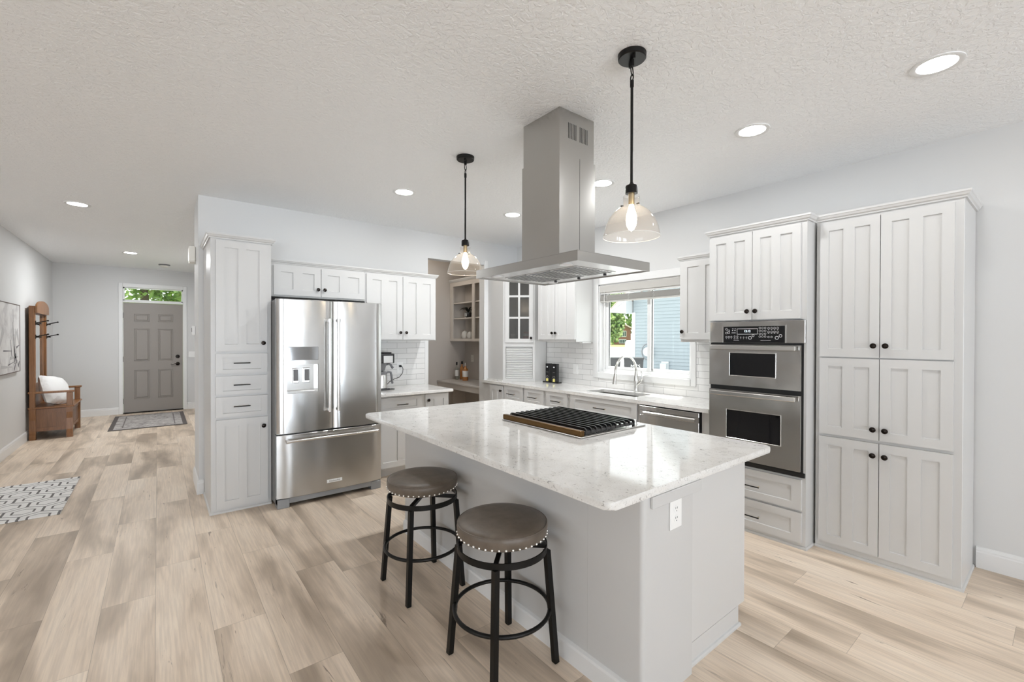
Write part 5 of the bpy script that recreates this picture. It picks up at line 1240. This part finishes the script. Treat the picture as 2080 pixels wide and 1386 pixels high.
text('bin_lettering', 'MCS', 0.15, b2_, (0.05, -0.300, 0.74), (PI/2+0.06, 0, 0), 'paper')
# parked white car
cr_ = thing('parked_car', 'white car parked behind the blue house corner', 'car', (21.6, 15.3, -0.15), 0.62)
side = [(-2.2, 0.35), (-2.25, 0.75), (-1.9, 0.95), (-1.2, 1.02), (-0.6, 1.48), (0.9, 1.50), (1.6, 1.05), (2.15, 0.98), (2.25, 0.6), (2.2, 0.35)]
mb = MB().prism(side, 'y', -0.85, 0.85); bmesh.ops.bevel(mb.bm, geom=mb.bm.edges[:], offset=0.06, segments=2, affect='EDGES')
obj('car_body', mb, 'carwhite', cr_, True)
obj('side_window', MB().prism([(-1.0, 1.06), (-0.52, 1.42), (0.85, 1.44), (1.35, 1.08)], 'y', -0.856, 0.856), 'ext_glass', cr_)
for sx in (-1.4, 1.4):
    for sy in (-0.86, 0.70): obj('wheel', MB().cyl((sx, sy, 0.33), (sx, sy+0.16, 0.33), 0.33, n=20), 'tire', cr_)
# brown house far across the road
bh = thing('brown_house', 'distant brown house with pinkish roof across the road', 'house', (92.0, 70.3, -0.15), -0.918)
obj('house_wall', MB().prism([(-4.5, 0), (1.75, 0), (1.75, 4.1), (-0.9, 5.5), (-4.5, 3.6)], 'y', 0, 9), 'redhouse', bh)
obj('roof', MB().prism([(-5.0, 3.4), (-0.9, 5.55), (2.3, 3.85), (2.3, 4.15), (-0.9, 6.0), (-5.0, 3.75)], 'y', -0.8, 9.5), 'roof', bh)
for zc, hh in ((2.75, 0.75), (0.85, 0.5)):
    f_ = obj('window', MB().box(-1.15, 0.65, -0.08, -0.01, zc-hh, zc+hh), 'siding_trim', bh)
    mb = MB()
    for k in range(4): mb.box(-1.05+k*0.42, -0.70+k*0.42, -0.10, -0.081, zc-hh+0.12, zc+hh-0.12)
    obj('pane', mb, 'ext_glass', f_)
# trees
def tree(lab, loc, cx, n, R_, trunk_h, leaf, seed):
    t = thing('leafy_tree', lab, 'tree', loc)
    obj('trunk', MB().tube([(0, 0, 0), (0.1, 0.05, trunk_h*0.5), (0, 0, trunk_h)], [0.22, 0.17, 0.08], 10), 'bark', t, True)
    rnd = random.Random(seed); mb = MB(); bm = mb.bm
    for k in range(n):
        bx = cx[rnd.randrange(len(cx))]
        while True:
            p = Vector((rnd.uniform(-1, 1), rnd.uniform(-1, 1), rnd.uniform(-1, 1)))
            if 0.3 < p.length < 1: break
        c_ = Vector(bx[:3])+Vector((p.x*bx[3], p.y*bx[3], p.z*bx[4]))
        q = Vector((rnd.gauss(0, 1), rnd.gauss(0, 1), rnd.gauss(0, 1)+0.8)).normalized(); a = q.orthogonal().normalized(); b2 = q.cross(a)
        ang = rnd.uniform(0, PI); a, b2 = a*math.cos(ang)+b2*math.sin(ang), b2*math.cos(ang)-a*math.sin(ang); s_ = leaf*rnd.uniform(0.6, 1.3)
        bm.faces.new([bm.verts.new(c_+a*s_), bm.verts.new(c_+b2*s_*0.5), bm.verts.new(c_-a*s_), bm.verts.new(c_-b2*s_*0.5)])
    obj('foliage', mb, 'leaves', t)
    return t
tree('large bright green tree beyond the driveway, left in the kitchen window', (22.0, 18.9, -0.15), [(0, 0, 3.2, 1.5, 2.2), (0.4, -0.2, 5.2, 1.5, 1.8), (-0.6, 0.3, 2.2, 1.2, 1.3), (0.3, -0.7, 2.6, 1.0, 1.4)], 5200, 0, 3.2, 0.16, 11)
tree('distant green tree above the brown house roof', (112.0, 84.0, -0.15), [(0, 0, 9, 6, 6), (4, -6, 8, 6, 6), (-5, 5, 10, 6, 6), (8, -12, 8, 6, 6)], 4200, 0, 8, 0.7, 12)
tree('bright green tree seen through the transom over the front door', (-0.3, 16.0, -0.15), [(0, 0, 3.9, 1.9, 1.5), (1.2, 0.4, 3.4, 1.3, 1.2), (-1.6, 0.3, 3.6, 1.4, 1.3)], 5200, 0, 3.0, 0.12, 13)
